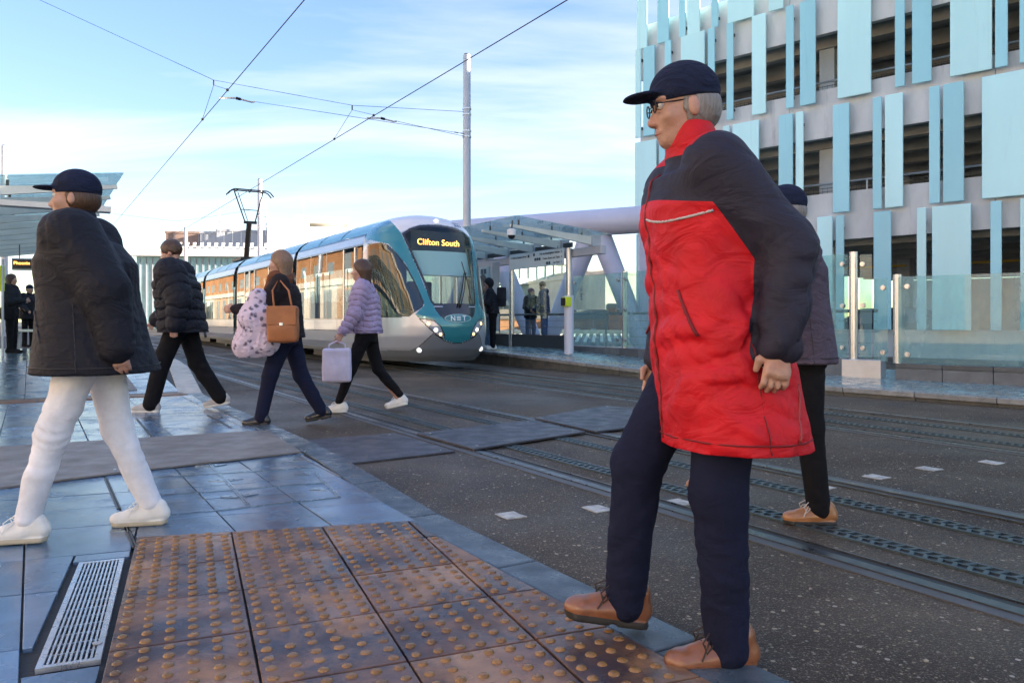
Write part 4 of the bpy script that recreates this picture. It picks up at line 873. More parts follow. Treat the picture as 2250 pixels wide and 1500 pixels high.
qx = (CX + LX / LY * F - 780) * 3.947; qy = (HZ - (gz_ - CH) / LY * F - 440) * 3.947          # outline coordinates traced on the visible half, mirrored for the other
cxm = (qx[:-1, :-1] + qx[1:, :-1] + qx[:-1, 1:] + qx[1:, 1:]) / 4; cym = (qy[:-1, :-1] + qy[1:, :-1] + qy[:-1, 1:] + qy[1:, 1:]) / 4
def pin(poly):
    r = np.zeros(cxm.shape, bool); n = len(poly)
    for i in range(n):
        x0, y0 = poly[i]; x1, y1 = poly[(i + 1) % n]
        if y0 == y1: continue
        c = ((y0 > cym) != (y1 > cym)) & (cxm < (x1 - x0) * (cym - y0) / (y1 - y0) + x0); r ^= c
    return r
def near(poly, d, closed=True):
    m = np.full(cxm.shape, 1e9); n = len(poly)
    for i in range(n if closed else n - 1):
        x0, y0 = poly[i]; x1, y1 = poly[(i + 1) % n]; L2 = (x1 - x0) ** 2 + (y1 - y0) ** 2
        t = np.clip(((cxm - x0) * (x1 - x0) + (cym - y0) * (y1 - y0)) / max(L2, 1e-6), 0, 1); m = np.minimum(m, np.hypot(cxm - x0 - t * (x1 - x0), cym - y0 - t * (y1 - y0)))
    return m < d
P_head = [(548, 1022), (600, 1022), (690, 1040), (745, 1090), (776, 1150), (778, 1196), (765, 1202), (700, 1165), (620, 1092)]
P_wind = [(1100, 205), (735, 212), (640, 212), (560, 216), (475, 242), (405, 288), (430, 340), (500, 500), (590, 700), (655, 880), (682, 914), (900, 918), (1100, 920)]
P_blk = [(684, 921), (720, 982), (770, 1030), (850, 1056), (900, 1060), (1100, 1062), (1100, 921)]
P_side = [(108, 374), (230, 367), (290, 387), (370, 466), (440, 556), (520, 700), (598, 880), (588, 922), (470, 1010), (280, 1018), (108, 1016)]
P_white = [(60, 60), (180, 118), (250, 140), (330, 200), (398, 280), (475, 236), (560, 210), (735, 204), (1100, 200), (1100, -200), (60, -200)]
P_teal = [(-100, -50), (180, 118), (250, 140), (330, 200), (395, 275), (500, 500), (660, 880), (690, 925), (770, 1030), (850, 1055), (1100, 1062), (1100, 1250), (940, 1242), (850, 1235), (780, 1212), (700, 1150), (560, 1028), (522, 988), (600, 912), (590, 860), (440, 550), (290, 380), (130, 345), (-100, 352)]
P_bump = [(-300, 1312), (140, 1302), (480, 1300), (560, 1262), (680, 1155), (775, 1215), (850, 1240), (1100, 1250), (1100, 1700), (-300, 1700)]
reg = np.zeros(cxm.shape, int)
reg[pin(P_bump)] = 1; reg[pin(P_teal)] = 2; reg[pin(P_white)] = 3
s_in = pin(P_side); reg[s_in] = 4; reg[s_in & near(P_side, 13)] = 6
s_in = near([(292, 390), (360, 640), (292, 390)], 4) & (reg == 4); reg[s_in] = 6
s_in = pin(P_blk); reg[s_in] = 6
s_in = pin(P_wind); reg[s_in] = 5; reg[s_in & near(P_wind[1:-1], 20, False)] = 6; reg[pin(P_wind) & (cym > 892)] = 6
s_in = pin(P_head); reg[s_in] = 7; reg[s_in & near(P_head, 9)] = 6
ring = near(P_teal[1:-6], 3) & (reg == 2); reg[near(P_bump[3:8], 3.2, False) & (reg < 3)] = 8
V3 = np.stack([GX, GY, gz_], -1).reshape(-1, 3); nr_, nc_ = gs_.shape
idx = np.arange(nr_ * nc_).reshape(nr_, nc_); quads = np.stack([idx[:-1, :-1], idx[:-1, 1:], idx[1:, 1:], idx[1:, :-1]], -1)
nose = None
LENS = mat('headlamp cover', (.42, .44, .52), .10, .3, coat=1.0)
for code, nm, m_ in ((0, 'lower_fairing', SILV), (1, 'bumper', BUMP), (2, 'cab_shell', TEAL), (3, 'roof_fairing', WTE), (4, 'cab_side_glass', TGL), (5, 'windscreen', WGL), (6, 'window_surround', TBLK), (7, 'headlamp_cover', LENS), (8, 'panel_gap', BLACK)):
    qq = quads[reg == code].reshape(-1, 4); wm = gw_.ravel()[qq].mean(1)
    for q in ([qq[wm < 0], qq[wm >= 0]] if code in (0, 4, 7) else [qq]):
        if not len(q): continue
        us_, inv = np.unique(q, return_inverse=True); me = mesh_np(nm, V3[us_], inv.reshape(-1, 4)); o = obj(nm, me, m_, tram, smooth_=True)
# lamps
def surf(px, py, side=-1):
    x, y = (px - 780) * 3.947, (py - 440) * 3.947; msk = gw_ * side > 0 if side else gw_ < 9
    d = (qx - x) ** 2 + (qy - y) ** 2; d = np.where(gw_ < .0, d, 1e12); k = np.unravel_index(np.argmin(d), d.shape); return gs_[k], gw_[k], gz_[k]
WL = mat('white lamp', (.8, .8, .8), .2, emit=(1, .96, .85), es=.5); AL = mat('warm lamp', (.9, .6, .2), .2, emit=(1, .62, .22), es=.9)
for sgn in (-1, 1):
    for (px, py, r, m_, nm) in ((942, 711, .036, AL, 'headlight'), (958, 725, .045, WL, 'headlight'), (968, 735, .034, AL, 'indicator')):
        s, w, z = surf(px, py); p = TP(s - .014, w * .985 if sgn < 0 else -w * .985, z); MB().ball(tuple(p), r, 14, 8).build(nm, m_, tram, smooth_=True)
    s, w, z = surf(922, 769.5); p = TP(s - .02, w if sgn < 0 else -w, z); MB().ball(tuple(p), .055, 14, 8).build('fog_lamp', mat('fog lamp', (.75, .76, .74), .15, emit=(1, 1, .95), es=.25), tram, smooth_=True)
p = TP(S_of(0, 3.06) + .01, 0.0, 3.06); MB().ball(tuple(p), (.06, .06, .055), 14, 8).build('top_lamp', mat('top lamp', (.8, .8, .78), .2, emit=(1, .97, .9), es=.15), tram, smooth_=True)
# emblem with lettering on the nose
ov = MB(); vs = []; n = 40
def on_nose(w, z, off): return TP(S_of(w, z) + off, w, z)
def oval(nm, rx, rz, off, m_, par):
    mb = MB(); c = on_nose(0, 1.055, off); vs = [c]
    for j in (.5, 1.0):
        for k in range(n): a = 2 * math.pi * k / n; vs.append(on_nose(rx * j * math.cos(a), 1.055 + rz * j * math.sin(a), off))
    fs = [(0, 1 + k, 1 + (k + 1) % n) for k in range(n)] + [(1 + k, 1 + n + k, 1 + n + (k + 1) % n, 1 + (k + 1) % n) for k in range(n)]
    return mb.add(vs, fs).build(nm, m_, par, smooth_=True)
eb = oval('emblem', .30, .083, .012, mat('emblem rim', (.35, .5, .55), .3), tram); oval('emblem_field', .275, .070, .016, mat('emblem teal', (.03, .22, .26), .3), eb)
def nose_text(txt, size, w0, z0, nm, m_, par, off, flip=1):
    cu = bpy.data.curves.new('lettering', 'FONT'); cu.body = txt; cu.size = size; cu.align_x = 'CENTER'; cu.space_character = 1.25; cu.offset = size * .018
    t_ = bpy.data.objects.new('lettering', cu); C.objects.link(t_); me = bpy.data.meshes.new_from_object(t_.evaluated_get(bpy.context.evaluated_depsgraph_get())); bpy.data.objects.remove(t_)
    for v in me.vertices: p = on_nose(w0 + v.co.x, z0 + v.co.y, off); v.co = p
    me.materials.clear(); return obj(nm, me, m_, par)
nose_text('N', .14, -.125, 1.008, 'emblem_letter', mat('emblem white', (.85, .87, .87), .4), eb, .022); nose_text('T', .14, .125, 1.008, 'emblem_letter', mat('emblem white', (.85, .87, .87), .4), eb, .022)
for k in range(3): mb = MB(); mb.quad(*[on_nose(w, z, .022) for w, z in ((-.045, 1.015 + k * .031), (.045, 1.015 + k * .031), (.045, 1.032 + k * .031), (-.045, 1.032 + k * .031))]); mb.build('emblem_bar', MATS['emblem white'], eb)
nose_text('223', .13, .52, 2.985, 'fleet_number', INK, tram, .02)
text_mesh('223', .09, SIGNW, 'fleet_number', tram, TP(-1.99, -1.19, 2.66), mU, (0, 0, 1))
# wiper, blind, destination display, dash, driver partition
mb = MB(); mb.tube([on_nose(.02, 1.28, .03), on_nose(.16, 1.6, .045), on_nose(.33, 2.0, .045)], .014, 8); mb.tube([on_nose(.07, 1.27, .03), on_nose(.22, 1.6, .05), on_nose(.36, 1.98, .05)], .011, 8); mb.build('wiper_arm', BLACK, tram, smooth_=True)
MB().tube([on_nose(.36, 1.40, .04), on_nose(.35, 1.8, .045), on_nose(.31, 2.2, .04)], .012, 6).build('wiper_blade', BLACK, tram)
def inner(w, z, off): return TP(S_of(w, z) - off, w, z)
mb = MB(); N_ = 10
for i in range(N_):
    a, b = -.62 + 1.24 * i / N_, -.62 + 1.24 * (i + 1) / N_; mb.quad(inner(a, 1.92, .14), inner(b, 1.92, .14), inner(b, 2.42, .14), inner(a, 2.42, .14))
bl = mb.build('sun_blind', mat('blind fabric', (.66, .80, .77), .7), tram, smooth_=True)
MB().tube([inner(-.62, 1.92, .13), inner(0, 1.92, .13), inner(.62, 1.92, .13)], .018, 8).build('blind_bar', WTE, bl)
mb = MB(); sD = S_of(0, 2.62) - .22
bx = [TP(sD, -.62, 2.44), TP(sD, .62, 2.44), TP(sD - .35, .62, 2.44), TP(sD - .35, -.62, 2.44)]; mb.hexa(bx, [p + Vector((0, 0, .40)) for p in bx])
dd = mb.build('destination_display', mat('display black', (.012, .016, .02), .4), tram)
text_mesh('Clifton South', .172, mat('destination leds', (.4, .12, .02), .5, emit=(1, .36, .06), es=2.2), 'destination_lettering', dd, TP(sD + .006, 0, 2.555), Wv, (0, 0, 1), 'CENTER', .002, 1.04)
mb = MB(); bx = [TP(-.45, -.85, .5), TP(-.45, .85, .5), TP(-1.0, .95, .5), TP(-1.0, -.95, .5)]; mb.hexa(bx, [p + Vector((0, 0, .72)) for p in bx]); mb.build('dashboard', DGREY, tram, bev=.05)
mb = MB(); bx = [TP(-1.75, -.3, .6), TP(-1.75, .3, .6), TP(-1.3, .3, .6), TP(-1.3, -.3, .6)]; mb.hexa(bx, [p + Vector((0, 0, .5)) for p in bx]); bx = [TP(-1.9, -.28, 1.1), TP(-1.9, .28, 1.1), TP(-1.75, .28, 1.1), TP(-1.75, -.28, 1.1)]; mb.hexa(bx, [p + Vector((0, 0, .75)) for p in bx]); mb.build('driver_seat', mat('seat cloth', (.06, .07, .09), .8), tram, bev=.04)
mb = MB(); bx = [TP(-2.3, -1.1, .4), TP(-2.3, -.1, .4), TP(-2.26, -.1, .4), TP(-2.26, -1.1, .4)]; mb.hexa(bx, [p + Vector((0, 0, 2.3)) for p in bx]); mb.build('cab_partition', mat('partition', (.12, .13, .14), .5), tram)
# body modules
def band(nm, s0, s1, z0, z1, m_, par, off=0.0, sides=(-1, 1), nz=1, sm=False):
    res = None
    for sg in sides:
        mb = MB(); zs = [z0 + (z1 - z0) * i / nz for i in range(nz + 1)]
        for i in range(nz):
            a, b = zs[i], zs[i + 1]; mb.quad(TP(s0, sg * (W_of(a) + off), a), TP(s1, sg * (W_of(a) + off), a), TP(s1, sg * (W_of(b) + off), b), TP(s0, sg * (W_of(b) + off), b))
        o = mb.build(nm, m_, par, smooth_=sm); res = res or o
    return res
def roof(s0, s1, par):
    zs = [z for z in cz if z > 2.83]; ws = [w for z, w in zip(cz, cW) if z > 2.83]
    pts = [(-w, z) for z, w in zip(zs, ws)] + [(w, z) for z, w in list(zip(zs, ws))[::-1]]; mb = MB(); vs = [TP(s, w, z) for s in (s0, s1) for w, z in pts]; n_ = len(pts)
    mb.add(vs, [(i, i + 1, n_ + i + 1, n_ + i) for i in range(n_ - 1)]); return mb.build('roof_shell', TEAL_SKY, par, smooth_=True)
SEATM = mat('tram seat', (.05, .16, .18), .7); POLEY = mat('grab pole yellow', (.7, .55, .05), .4)
def module(s0, s1, doors, lab_first=False):
    m = 0
    L_ = s0 - s1; n_p = max(1, round(L_ / 1.45))
    for i in range(n_p):
        a, b = s0 - L_ * i / n_p - .006, s0 - L_ * (i + 1) / n_p + .006
        band('skirt_panel', a, b, .30, .775, SILV, tram, nz=2); band('side_panel', a, b, .787, 1.03, SILV, tram)
    band('waist_rail', s0, s1, 1.032, 1.058, TBLK, tram, -.004); band('cant_rail', s0, s1, 2.63, 2.795, SILV, tram, .003, nz=2); band('gutter_line', s0, s1, 2.796, 2.83, TBLK, tram, .008); band('window_header', s0, s1, 2.598, 2.629, TBLK, tram, -.003)
    roof(s0, s1, tram)
    for i in range(1, 3):
        sj = s0 - L_ * i / 3; zs = [2.84, 2.95, 3.06, 3.15, 3.22]
        mb = MB(); mb.tube([TP(sj, -W_of(z) - .002, z) for z in zs], .006, 4); mb.build('roof_joint', DGREY, tram)
    edges = sorted({s0 - .05, s1 + .05} | {x for d in doors for x in d}, reverse=True)
    for a, b in zip(edges, edges[1:]):
        if any(abs(a - d[0]) < 1e-6 and abs(b - d[1]) < 1e-6 for d in doors):
            k = 2 if a - b > 1.0 else 1
            for i in range(k):
                x0, x1 = a - (a - b) * i / k - .015, a - (a - b) * (i + 1) / k + .015
                lf = band('door_leaf', x0, x1, .40, .98, SILV, tram, .016)
                band('door_pane', x0 - .07, x1 + .07, .985, 2.5, TGL, lf, .012)
                for xx in (x0, x1 + .07):
                    for sg in (-1, 1): w = 1.218 * sg; MB().hexa([TP(xx, w - .02 * sg, .985), TP(xx, w, .985), TP(xx - .07, w, .985), TP(xx - .07, w - .02 * sg, .985)], [TP(xx, w - .03 * sg, 2.58), TP(xx, w - .005 * sg, 2.58), TP(xx - .07, w - .005 * sg, 2.58), TP(xx - .07, w - .03 * sg, 2.58)]).build('door_frame', STAIN, lf)
        else:
            k = max(1, round((a - b) / 1.35))
            for i in range(k):
                x0, x1 = a - (a - b) * i / k, a - (a - b) * (i + 1) / k; band('window_pane', x0 - .025, x1 + .025, 1.06, 2.597, TGL, tram, -.002, nz=3); band('window_pillar', x1 + .024, x1 - .024, 1.06, 2.597, TBLK, tram, -.001, nz=3)
    mb = MB(); q = [TP(s0, -1.14, .30), TP(s0, 1.14, .30), TP(s1, 1.14, .30), TP(s1, -1.14, .30)]; mb.hexa(q, [p + Vector((0, 0, .07)) for p in q]); mb.build('floor', DGREY, tram)
    mb = MB(); q = [TP(s0, -1.0, 2.74), TP(s0, 1.0, 2.74), TP(s1, 1.0, 2.74), TP(s1, -1.0, 2.74)]; mb.hexa(q, [p + Vector((0, 0, .04)) for p in q]); mb.build('ceiling', mat('tram ceiling', (.55, .56, .55), .6), tram)
    mb = MB(); q = [TP(s0 - .4, -.85, .12), TP(s0 - .4, .85, .12), TP(s1 + .4, .85, .12), TP(s1 + .4, -.85, .12)]; mb.hexa(q, [p + Vector((0, 0, .18)) for p in q]); mb.build('underframe', BLACK, tram)
    x = s0 - .9
    while x > s1 + .8:
        if not any(d[1] - .3 < x < d[0] + .3 for d in doors):
            for w in (-.75, .75):
                mb = MB(); q = [TP(x, w - .38, .75), TP(x, w + .38, .75), TP(x - .42, w + .38, .75), TP(x - .42, w - .38, .75)]; mb.hexa(q, [p + Vector((0, 0, .09)) for p in q]); q = [TP(x - .42, w - .38, .84), TP(x - .42, w + .38, .84), TP(x - .5, w + .38, .84), TP(x - .5, w - .38, .84)]; mb.hexa(q, [p + Vector((0, 0, .62)) for p in q]); mb.build('passenger_seat', SEATM, tram, bev=.03)
        MB().tube([TP(x - .2, -.28, .37), TP(x - .2, -.28, 2.72)], .018, 6).build('grab_pole', POLEY, tram); x -= 1.35
def bellows(s0, s1):
    mb = MB(); n_ = 6
    for i in range(n_):
        a = s0 - (s0 - s1) * i / n_; b = s0 - (s0 - s1) * (i + 1) / n_; mdl = (a + b) / 2
        zs = [.32, .8, 1.4, 2.0, 2.6, 2.85, 3.0, 3.1, 3.16]
        for sg in (-1, 1):
            for z0, z1 in zip(zs, zs[1:]):
                for x0, o0, x1, o1 in ((a, -.09, mdl, -.05), (mdl, -.05, b, -.09)): mb.quad(TP(x0, sg * (W_of(z0) + o0), z0), TP(x1, sg * (W_of(z0) + o1), z0), TP(x1, sg * (W_of(z1) + o1), z1), TP(x0, sg * (W_of(z1) + o0), z1))
    q = [TP(s0, -.7, 3.1), TP(s0, .7, 3.1), TP(s1, .7, 3.1), TP(s1, -.7, 3.1)]; mb.quad(*q)
    mb.build('bellows', RUBBER, tram)
module(SB, -6.9, [(-2.44, -3.24)]); bellows(-6.9, -7.15); module(-7.15, -13.85, [(-8.3, -9.7), (-11.3, -12.7)]); bellows(-13.85, -14.35)
module(-14.35, -19.5, []); bellows(-19.5, -20.0); module(-20.0, -26.6, [(-21, -22.4), (-24, -25.4)]); bellows(-26.6, -27.0); module(-27.0, -32.4, [(-30.3, -31.1)])
mb = MB(); q = [TP(-32.4, -1.19, .3), TP(-32.4, 1.19, .3), TP(-33.2, .9, .3), TP(-33.2, -.9, .3)]; mb.hexa(q, [TP(-32.4, -1.0, 3.0), TP(-32.4, 1.0, 3.0), TP(-32.9, .8, 3.0), TP(-32.9, -.8, 3.0)]); mb.build('rear_cab', TEAL, tram, bev=.1)
for s in (-4.9, -5.9, -16.0, -17.8, -29.0):
    for sg in (-1, 1): MB().tube([TP(s, sg * .64, .29), TP(s, sg * .76, .29)], .28, 20).build('wheel', DGREY, tram)
for s in (-8.6, -11.6): 
    mb = MB(); q = [TP(s + .3, -1.22, .2), TP(s + .3, -1.05, .2), TP(s - 1.3, -1.05, .2), TP(s - 1.3, -1.22, .2)]; mb.hexa(q, [p + Vector((0, 0, .06)) for p in q]); mb.build('door_step', mat('step edge', (.45, .42, .33), .5), tram)
# pantograph
PG = mat('pantograph dark', (.035, .03, .03), .5, .4); sP = TN_U - 30.6
def PP(s, w, z): return TP(sP + s, w, z)
mb = MB(); mb.box(tuple(PP(0, 0, 3.33)), (1.0, 1.5, .1), TH); pb = mb.build('pantograph_base', PG, tram)
MB().beam(PP(-.6, 0, 3.38), PP(-1.0 + .9, 0, 4.75), .14, .16, (1, 0, 0)).build('lower_arm', PG, pb)
MB().beam(PP(-.1, -.20, 4.78), PP(-.1, .28, 4.78), .1, .1).build('knuckle', PG, pb)
for w, w2 in ((-.16, -.60), (.22, .46)): MB().tube([PP(-.1, w, 4.8), PP(.1, w2, 5.92)], .025, 8).build('upper_arm', PG, pb)
MB().tube([PP(-.1, -.06, 4.85), PP(.05, -.46, 5.9)], .014, 6).build('guide_rod', PG, pb); MB().tube([PP(-.02, -.33, 5.25), PP(-.02, .31, 5.25)], .016, 6).build('cross_tube', PG, pb)
for s in (-.12, .22):
    MB().tube([PP(s, -.85, 5.78), PP(s, -.72, 5.93), PP(s, -.6, 5.985), PP(s, .6, 5.985), PP(s, .72, 5.93), PP(s, .85, 5.78)], .024, 8).build('collector_strip', PG, pb, smooth_=True)
for w in (-.5, 0, .45): MB().beam(PP(-.12, w, 5.95), PP(.22, w, 5.95), .04, .05).build('head_link', PG, pb)
# ------------------------------------------------------------------ people: bodies and clothes grown from distance fields
class Field:
    def __init__(s, lo, hi, h):
        s.lo = np.array(lo, float); s.h = h; s.n = np.ceil((np.array(hi) - s.lo) / h).astype(int) + 1
        s.F = np.full(tuple(s.n), .25, np.float32); s.ax = [(s.lo[i] + np.arange(s.n[i]) * h).astype(np.float32) for i in range(3)]
    def block(s, lo, hi, m):
        sl = []
        for i in range(3):
            a = max(0, int((lo[i] - m - s.lo[i]) / s.h)); b = min(s.n[i], int((hi[i] + m - s.lo[i]) / s.h) + 2)
            if b <= a: return None
            sl.append(slice(a, b))
        return tuple(sl), s.ax[0][sl[0]][:, None, None], s.ax[1][sl[1]][None, :, None], s.ax[2][sl[2]][None, None, :]
    def put(s, sl, d, k, sub=False):
        A = s.F[sl]
        if sub: s.F[sl] = np.maximum(A, -d); return
        if k <= 0: s.F[sl] = np.minimum(A, d); return
        h = np.maximum(k - np.abs(A - d), 0) / k; s.F[sl] = np.minimum(A, d) - h * h * k * .25
    def cap(s, a, b, ra, rb, k=.02, quilt=None, sub=False, flat=None):
        a = np.array(a, float); b = np.array(b, float); r = max(ra, rb); r_ = s.block(np.minimum(a, b) - r, np.maximum(a, b) + r, .04 + k)
        if r_ is None: return s
        sl, X, Y, Z = r_; d = b - a; L2 = float(d @ d) + 1e-9; t = np.clip(((X - a[0]) * d[0] + (Y - a[1]) * d[1] + (Z - a[2]) * d[2]) / L2, 0, 1)
        px, py, pz = X - a[0] - t * d[0], Y - a[1] - t * d[1], Z - a[2] - t * d[2]
        e = np.sqrt(px * px + py * py + pz * pz) - (ra + (rb - ra) * t)
        if quilt: e = e + quilt[0] * (1 - np.abs(np.sin(np.pi * (t * math.sqrt(L2) + .008 * np.sin(X * 27 + Y * 19 + Z * 11)) / quilt[1]))) ** 3
        s.put(sl, e, k, sub); return s
    def ell(s, c, r, M=None, k=.02, sub=False):
        c = np.array(c, float); r = np.array(r, float); R_ = r.max(); r_ = s.block(c - R_, c + R_, .04 + k)
        if r_ is None: return s
        sl, X, Y, Z = r_; x, y, z = X - c[0], Y - c[1], Z - c[2]
        if M is not None: x, y, z = (M[0][0] * x + M[1][0] * y + M[2][0] * z), (M[0][1] * x + M[1][1] * y + M[2][1] * z), (M[0][2] * x + M[1][2] * y + M[2][2] * z)
        k0 = np.sqrt((x / r[0]) ** 2 + (y / r[1]) ** 2 + (z / r[2]) ** 2) + 1e-6; k1 = np.sqrt((x / r[0] ** 2) ** 2 + (y / r[1] ** 2) ** 2 + (z / r[2] ** 2) ** 2) + 1e-6
        s.put(sl, k0 * (k0 - 1) / k1, k, sub); return s
    def loft(s, secs, cx, k=.03, quilt=None, n=2.3):      # secs: (z, rx, ry) bottom to top; cx(z) -> forward shift
        z0, z1 = secs[0][0], secs[-1][0]; R_ = max(max(q[1], q[2]) for q in secs) + .2; c0, c1 = cx(z0), cx(z1)
        r_ = s.block((min(c0, c1) - R_, -R_, z0), (max(c0, c1) + R_, R_, z1), .04)
        if r_ is None: return s
        sl, X, Y, Z = r_; zz = [q[0] for q in secs]; rx = np.interp(Z, zz, [q[1] for q in secs]); ry = np.interp(Z, zz, [q[2] for q in secs]); x = X - cx(Z)
        e = ((np.abs(x / rx) ** n + np.abs(Y / ry) ** n) ** (1 / n) - 1) * np.minimum(rx, ry)
        if quilt: e = e + quilt[0] * (1 - np.abs(np.sin(np.pi * (Z + .010 * np.sin(X * 21 + Y * 13) + .006 * np.sin(Y * 47 - X * 31)) / quilt[1]))) ** 3
        e = np.maximum(e, np.maximum(z0 - Z, Z - z1)); s.put(sl, e, k); return s
    def folds(s, amp, sc, seed, an=(1, 1, .6), sharp=.55):
        rg = np.random.RandomState(seed); X, Y, Z = s.ax[0][:, None, None], s.ax[1][None, :, None], s.ax[2][None, None, :]; A = 0; an = np.array(an)
        wx = .05 * np.sin(X * 9 + Z * 13 + Y * 7 + rg.rand() * 6); wz = .05 * np.sin(Z * 11 - X * 8 + Y * 10 + rg.rand() * 6)
        for i in range(5):
            v = rg.randn(3) * sc * an * (1 + .35 * i); p = rg.rand() * 6; q = np.sin((X + wx) * v[0] + (Y + wz) * v[1] + (Z + wz) * v[2] + p)
            A = A + (sharp * (1 - 2 * np.abs(q)) + (1 - sharp) * q) / (1 + .35 * i)
        msk = .55 + .45 * np.sin(X * 6 + Y * 8 + Z * 5 + rg.rand() * 6); s.F = (s.F + amp * msk * (A / 3)).astype(np.float32); return s
    def rbox(s, c, hs, r, k=.02):
        c = np.array(c, float); hs = np.array(hs, float); r_ = s.block(c - hs - r, c + hs + r, .04 + k)
        if r_ is None: return s
        sl, X, Y, Z = r_; qx, qy, qz = np.abs(X - c[0]) - hs[0] + r, np.abs(Y - c[1]) - hs[1] + r, np.abs(Z - c[2]) - hs[2] + r
        e = np.sqrt(np.maximum(qx, 0) ** 2 + np.maximum(qy, 0) ** 2 + np.maximum(qz, 0) ** 2) + np.minimum(np.maximum(qx, np.maximum(qy, qz)), 0) - r; s.put(sl, e, k); return s
    def cutz(s, z, keep_above=True):
        Z = s.ax[2][None, None, :]; s.F = np.maximum(s.F, (z - Z) if keep_above else (Z - z)).astype(np.float32); return s
    def nets(s):
        F_ = s.F; S = F_ < 0; c = np.zeros(tuple(np.array(F_.shape) - 1), np.int8); n0, n1, n2 = F_.shape
        cor = [(i, j, k) for i in (0, 1) for j in (0, 1) for k in (0, 1)]
        for i, j, k in cor: c += S[i:n0 - 1 + i, j:n1 - 1 + j, k:n2 - 1 + k]
        I = np.argwhere((c > 0) & (c < 8)); 
        if not len(I): return np.zeros((0, 3)), np.zeros((0, 4), int)
        acc = np.zeros((len(I), 3)); cnt = np.zeros(len(I))
        for a in range(3):
            o = [x for x in range(3) if x != a]
            for p in (0, 1):
                for q in (0, 1):
                    A = I.copy(); A[:, o[0]] += p; A[:, o[1]] += q; B_ = A.copy(); B_[:, a] += 1
                    fa, fb = F_[A[:, 0], A[:, 1], A[:, 2]], F_[B_[:, 0], B_[:, 1], B_[:, 2]]; m = (fa < 0) != (fb < 0); t = np.where(m, fa / np.where(fa == fb, 1, fa - fb), 0)
                    P = A.astype(float); P[:, a] += t; acc[m] += P[m]; cnt[m] += 1
        V = s.lo + acc / cnt[:, None] * s.h; ID = np.full(c.shape, -1, np.int64); ID[I[:, 0], I[:, 1], I[:, 2]] = np.arange(len(I)); Q = []
        for a in range(3):
            o = [(a + 1) % 3, (a + 2) % 3]; sl0 = [slice(None)] * 3; sl1 = [slice(None)] * 3; sl0[a] = slice(0, -1); sl1[a] = slice(1, None)
            for x in o: sl0[x] = slice(1, -1); sl1[x] = slice(1, -1)
            s0, s1 = S[tuple(sl0)], S[tuple(sl1)]
            for fl in (0, 1):
                E = np.argwhere((s0 & ~s1) if fl == 0 else (~s0 & s1))
                if not len(E): continue
                for x in o: E[:, x] += 1
                def g(p, q): B_ = E.copy(); B_[:, o[0]] -= p; B_[:, o[1]] -= q; return ID[B_[:, 0], B_[:, 1], B_[:, 2]]
                qd = np.stack([g(1, 1), g(0, 1), g(0, 0), g(1, 0)], 1); Q.append(qd if fl == 0 else qd[:, ::-1])
        return V, np.concatenate(Q)
def rotz(p, a): c, s = math.cos(a), math.sin(a); return (p[0] * c - p[1] * s, p[0] * s + p[1] * c, p[2])
SKIN = mat('skin', (.47, .275, .205), .48, var=.16, vs=22, bump=.22, bs=260, stain=((.42, .16, .12), 16, .52, .8)); SKIN2 = mat('brown skin', (.24, .13, .085), .5, var=.08, vs=25)
def cloth(n, c, rough=.9, wr=.5, ws=11.0, sheen=.0, spec=.22):
    if n in MATS: return MATS[n]
    m = mat(n, c, rough, var=.16, vs=7, spec=spec); t = m.node_tree; L = t.links.new; b = t.nodes['Principled BSDF']
    b.inputs['Sheen Weight'].default_value = sheen; b.inputs['Sheen Roughness'].default_value = .5
    tcn = t.nodes.new('ShaderNodeTexCoord'); mpn = t.nodes.new('ShaderNodeMapping'); mpn.inputs['Scale'].default_value = (1, 1, 1.7); L(tcn.outputs['Object'], mpn.inputs[0])
    n1 = t.nodes.new('ShaderNodeTexNoise'); n1.inputs['Scale'].default_value = ws; n1.inputs['Detail'].default_value = 3; n1.inputs['Distortion'].default_value = 1.2; L(mpn.outputs[0], n1.inputs['Vector'])
    n2 = t.nodes.new('ShaderNodeTexNoise'); n2.inputs['Scale'].default_value = 420; L(tcn.outputs['Object'], n2.inputs['Vector'])
    b1 = t.nodes.new('ShaderNodeBump'); b1.inputs['Strength'].default_value = wr; b1.inputs['Distance'].default_value = .05; L(n1.outputs['Fac'], b1.inputs['Height'])
    b2 = t.nodes.new('ShaderNodeBump'); b2.inputs['Strength'].default_value = .35; b2.inputs['Distance'].default_value = .003; L(n2.outputs['Fac'], b2.inputs['Height']); L(b1.outputs[0], b2.inputs['Normal']); L(b2.outputs[0], b.inputs['Normal']); return m
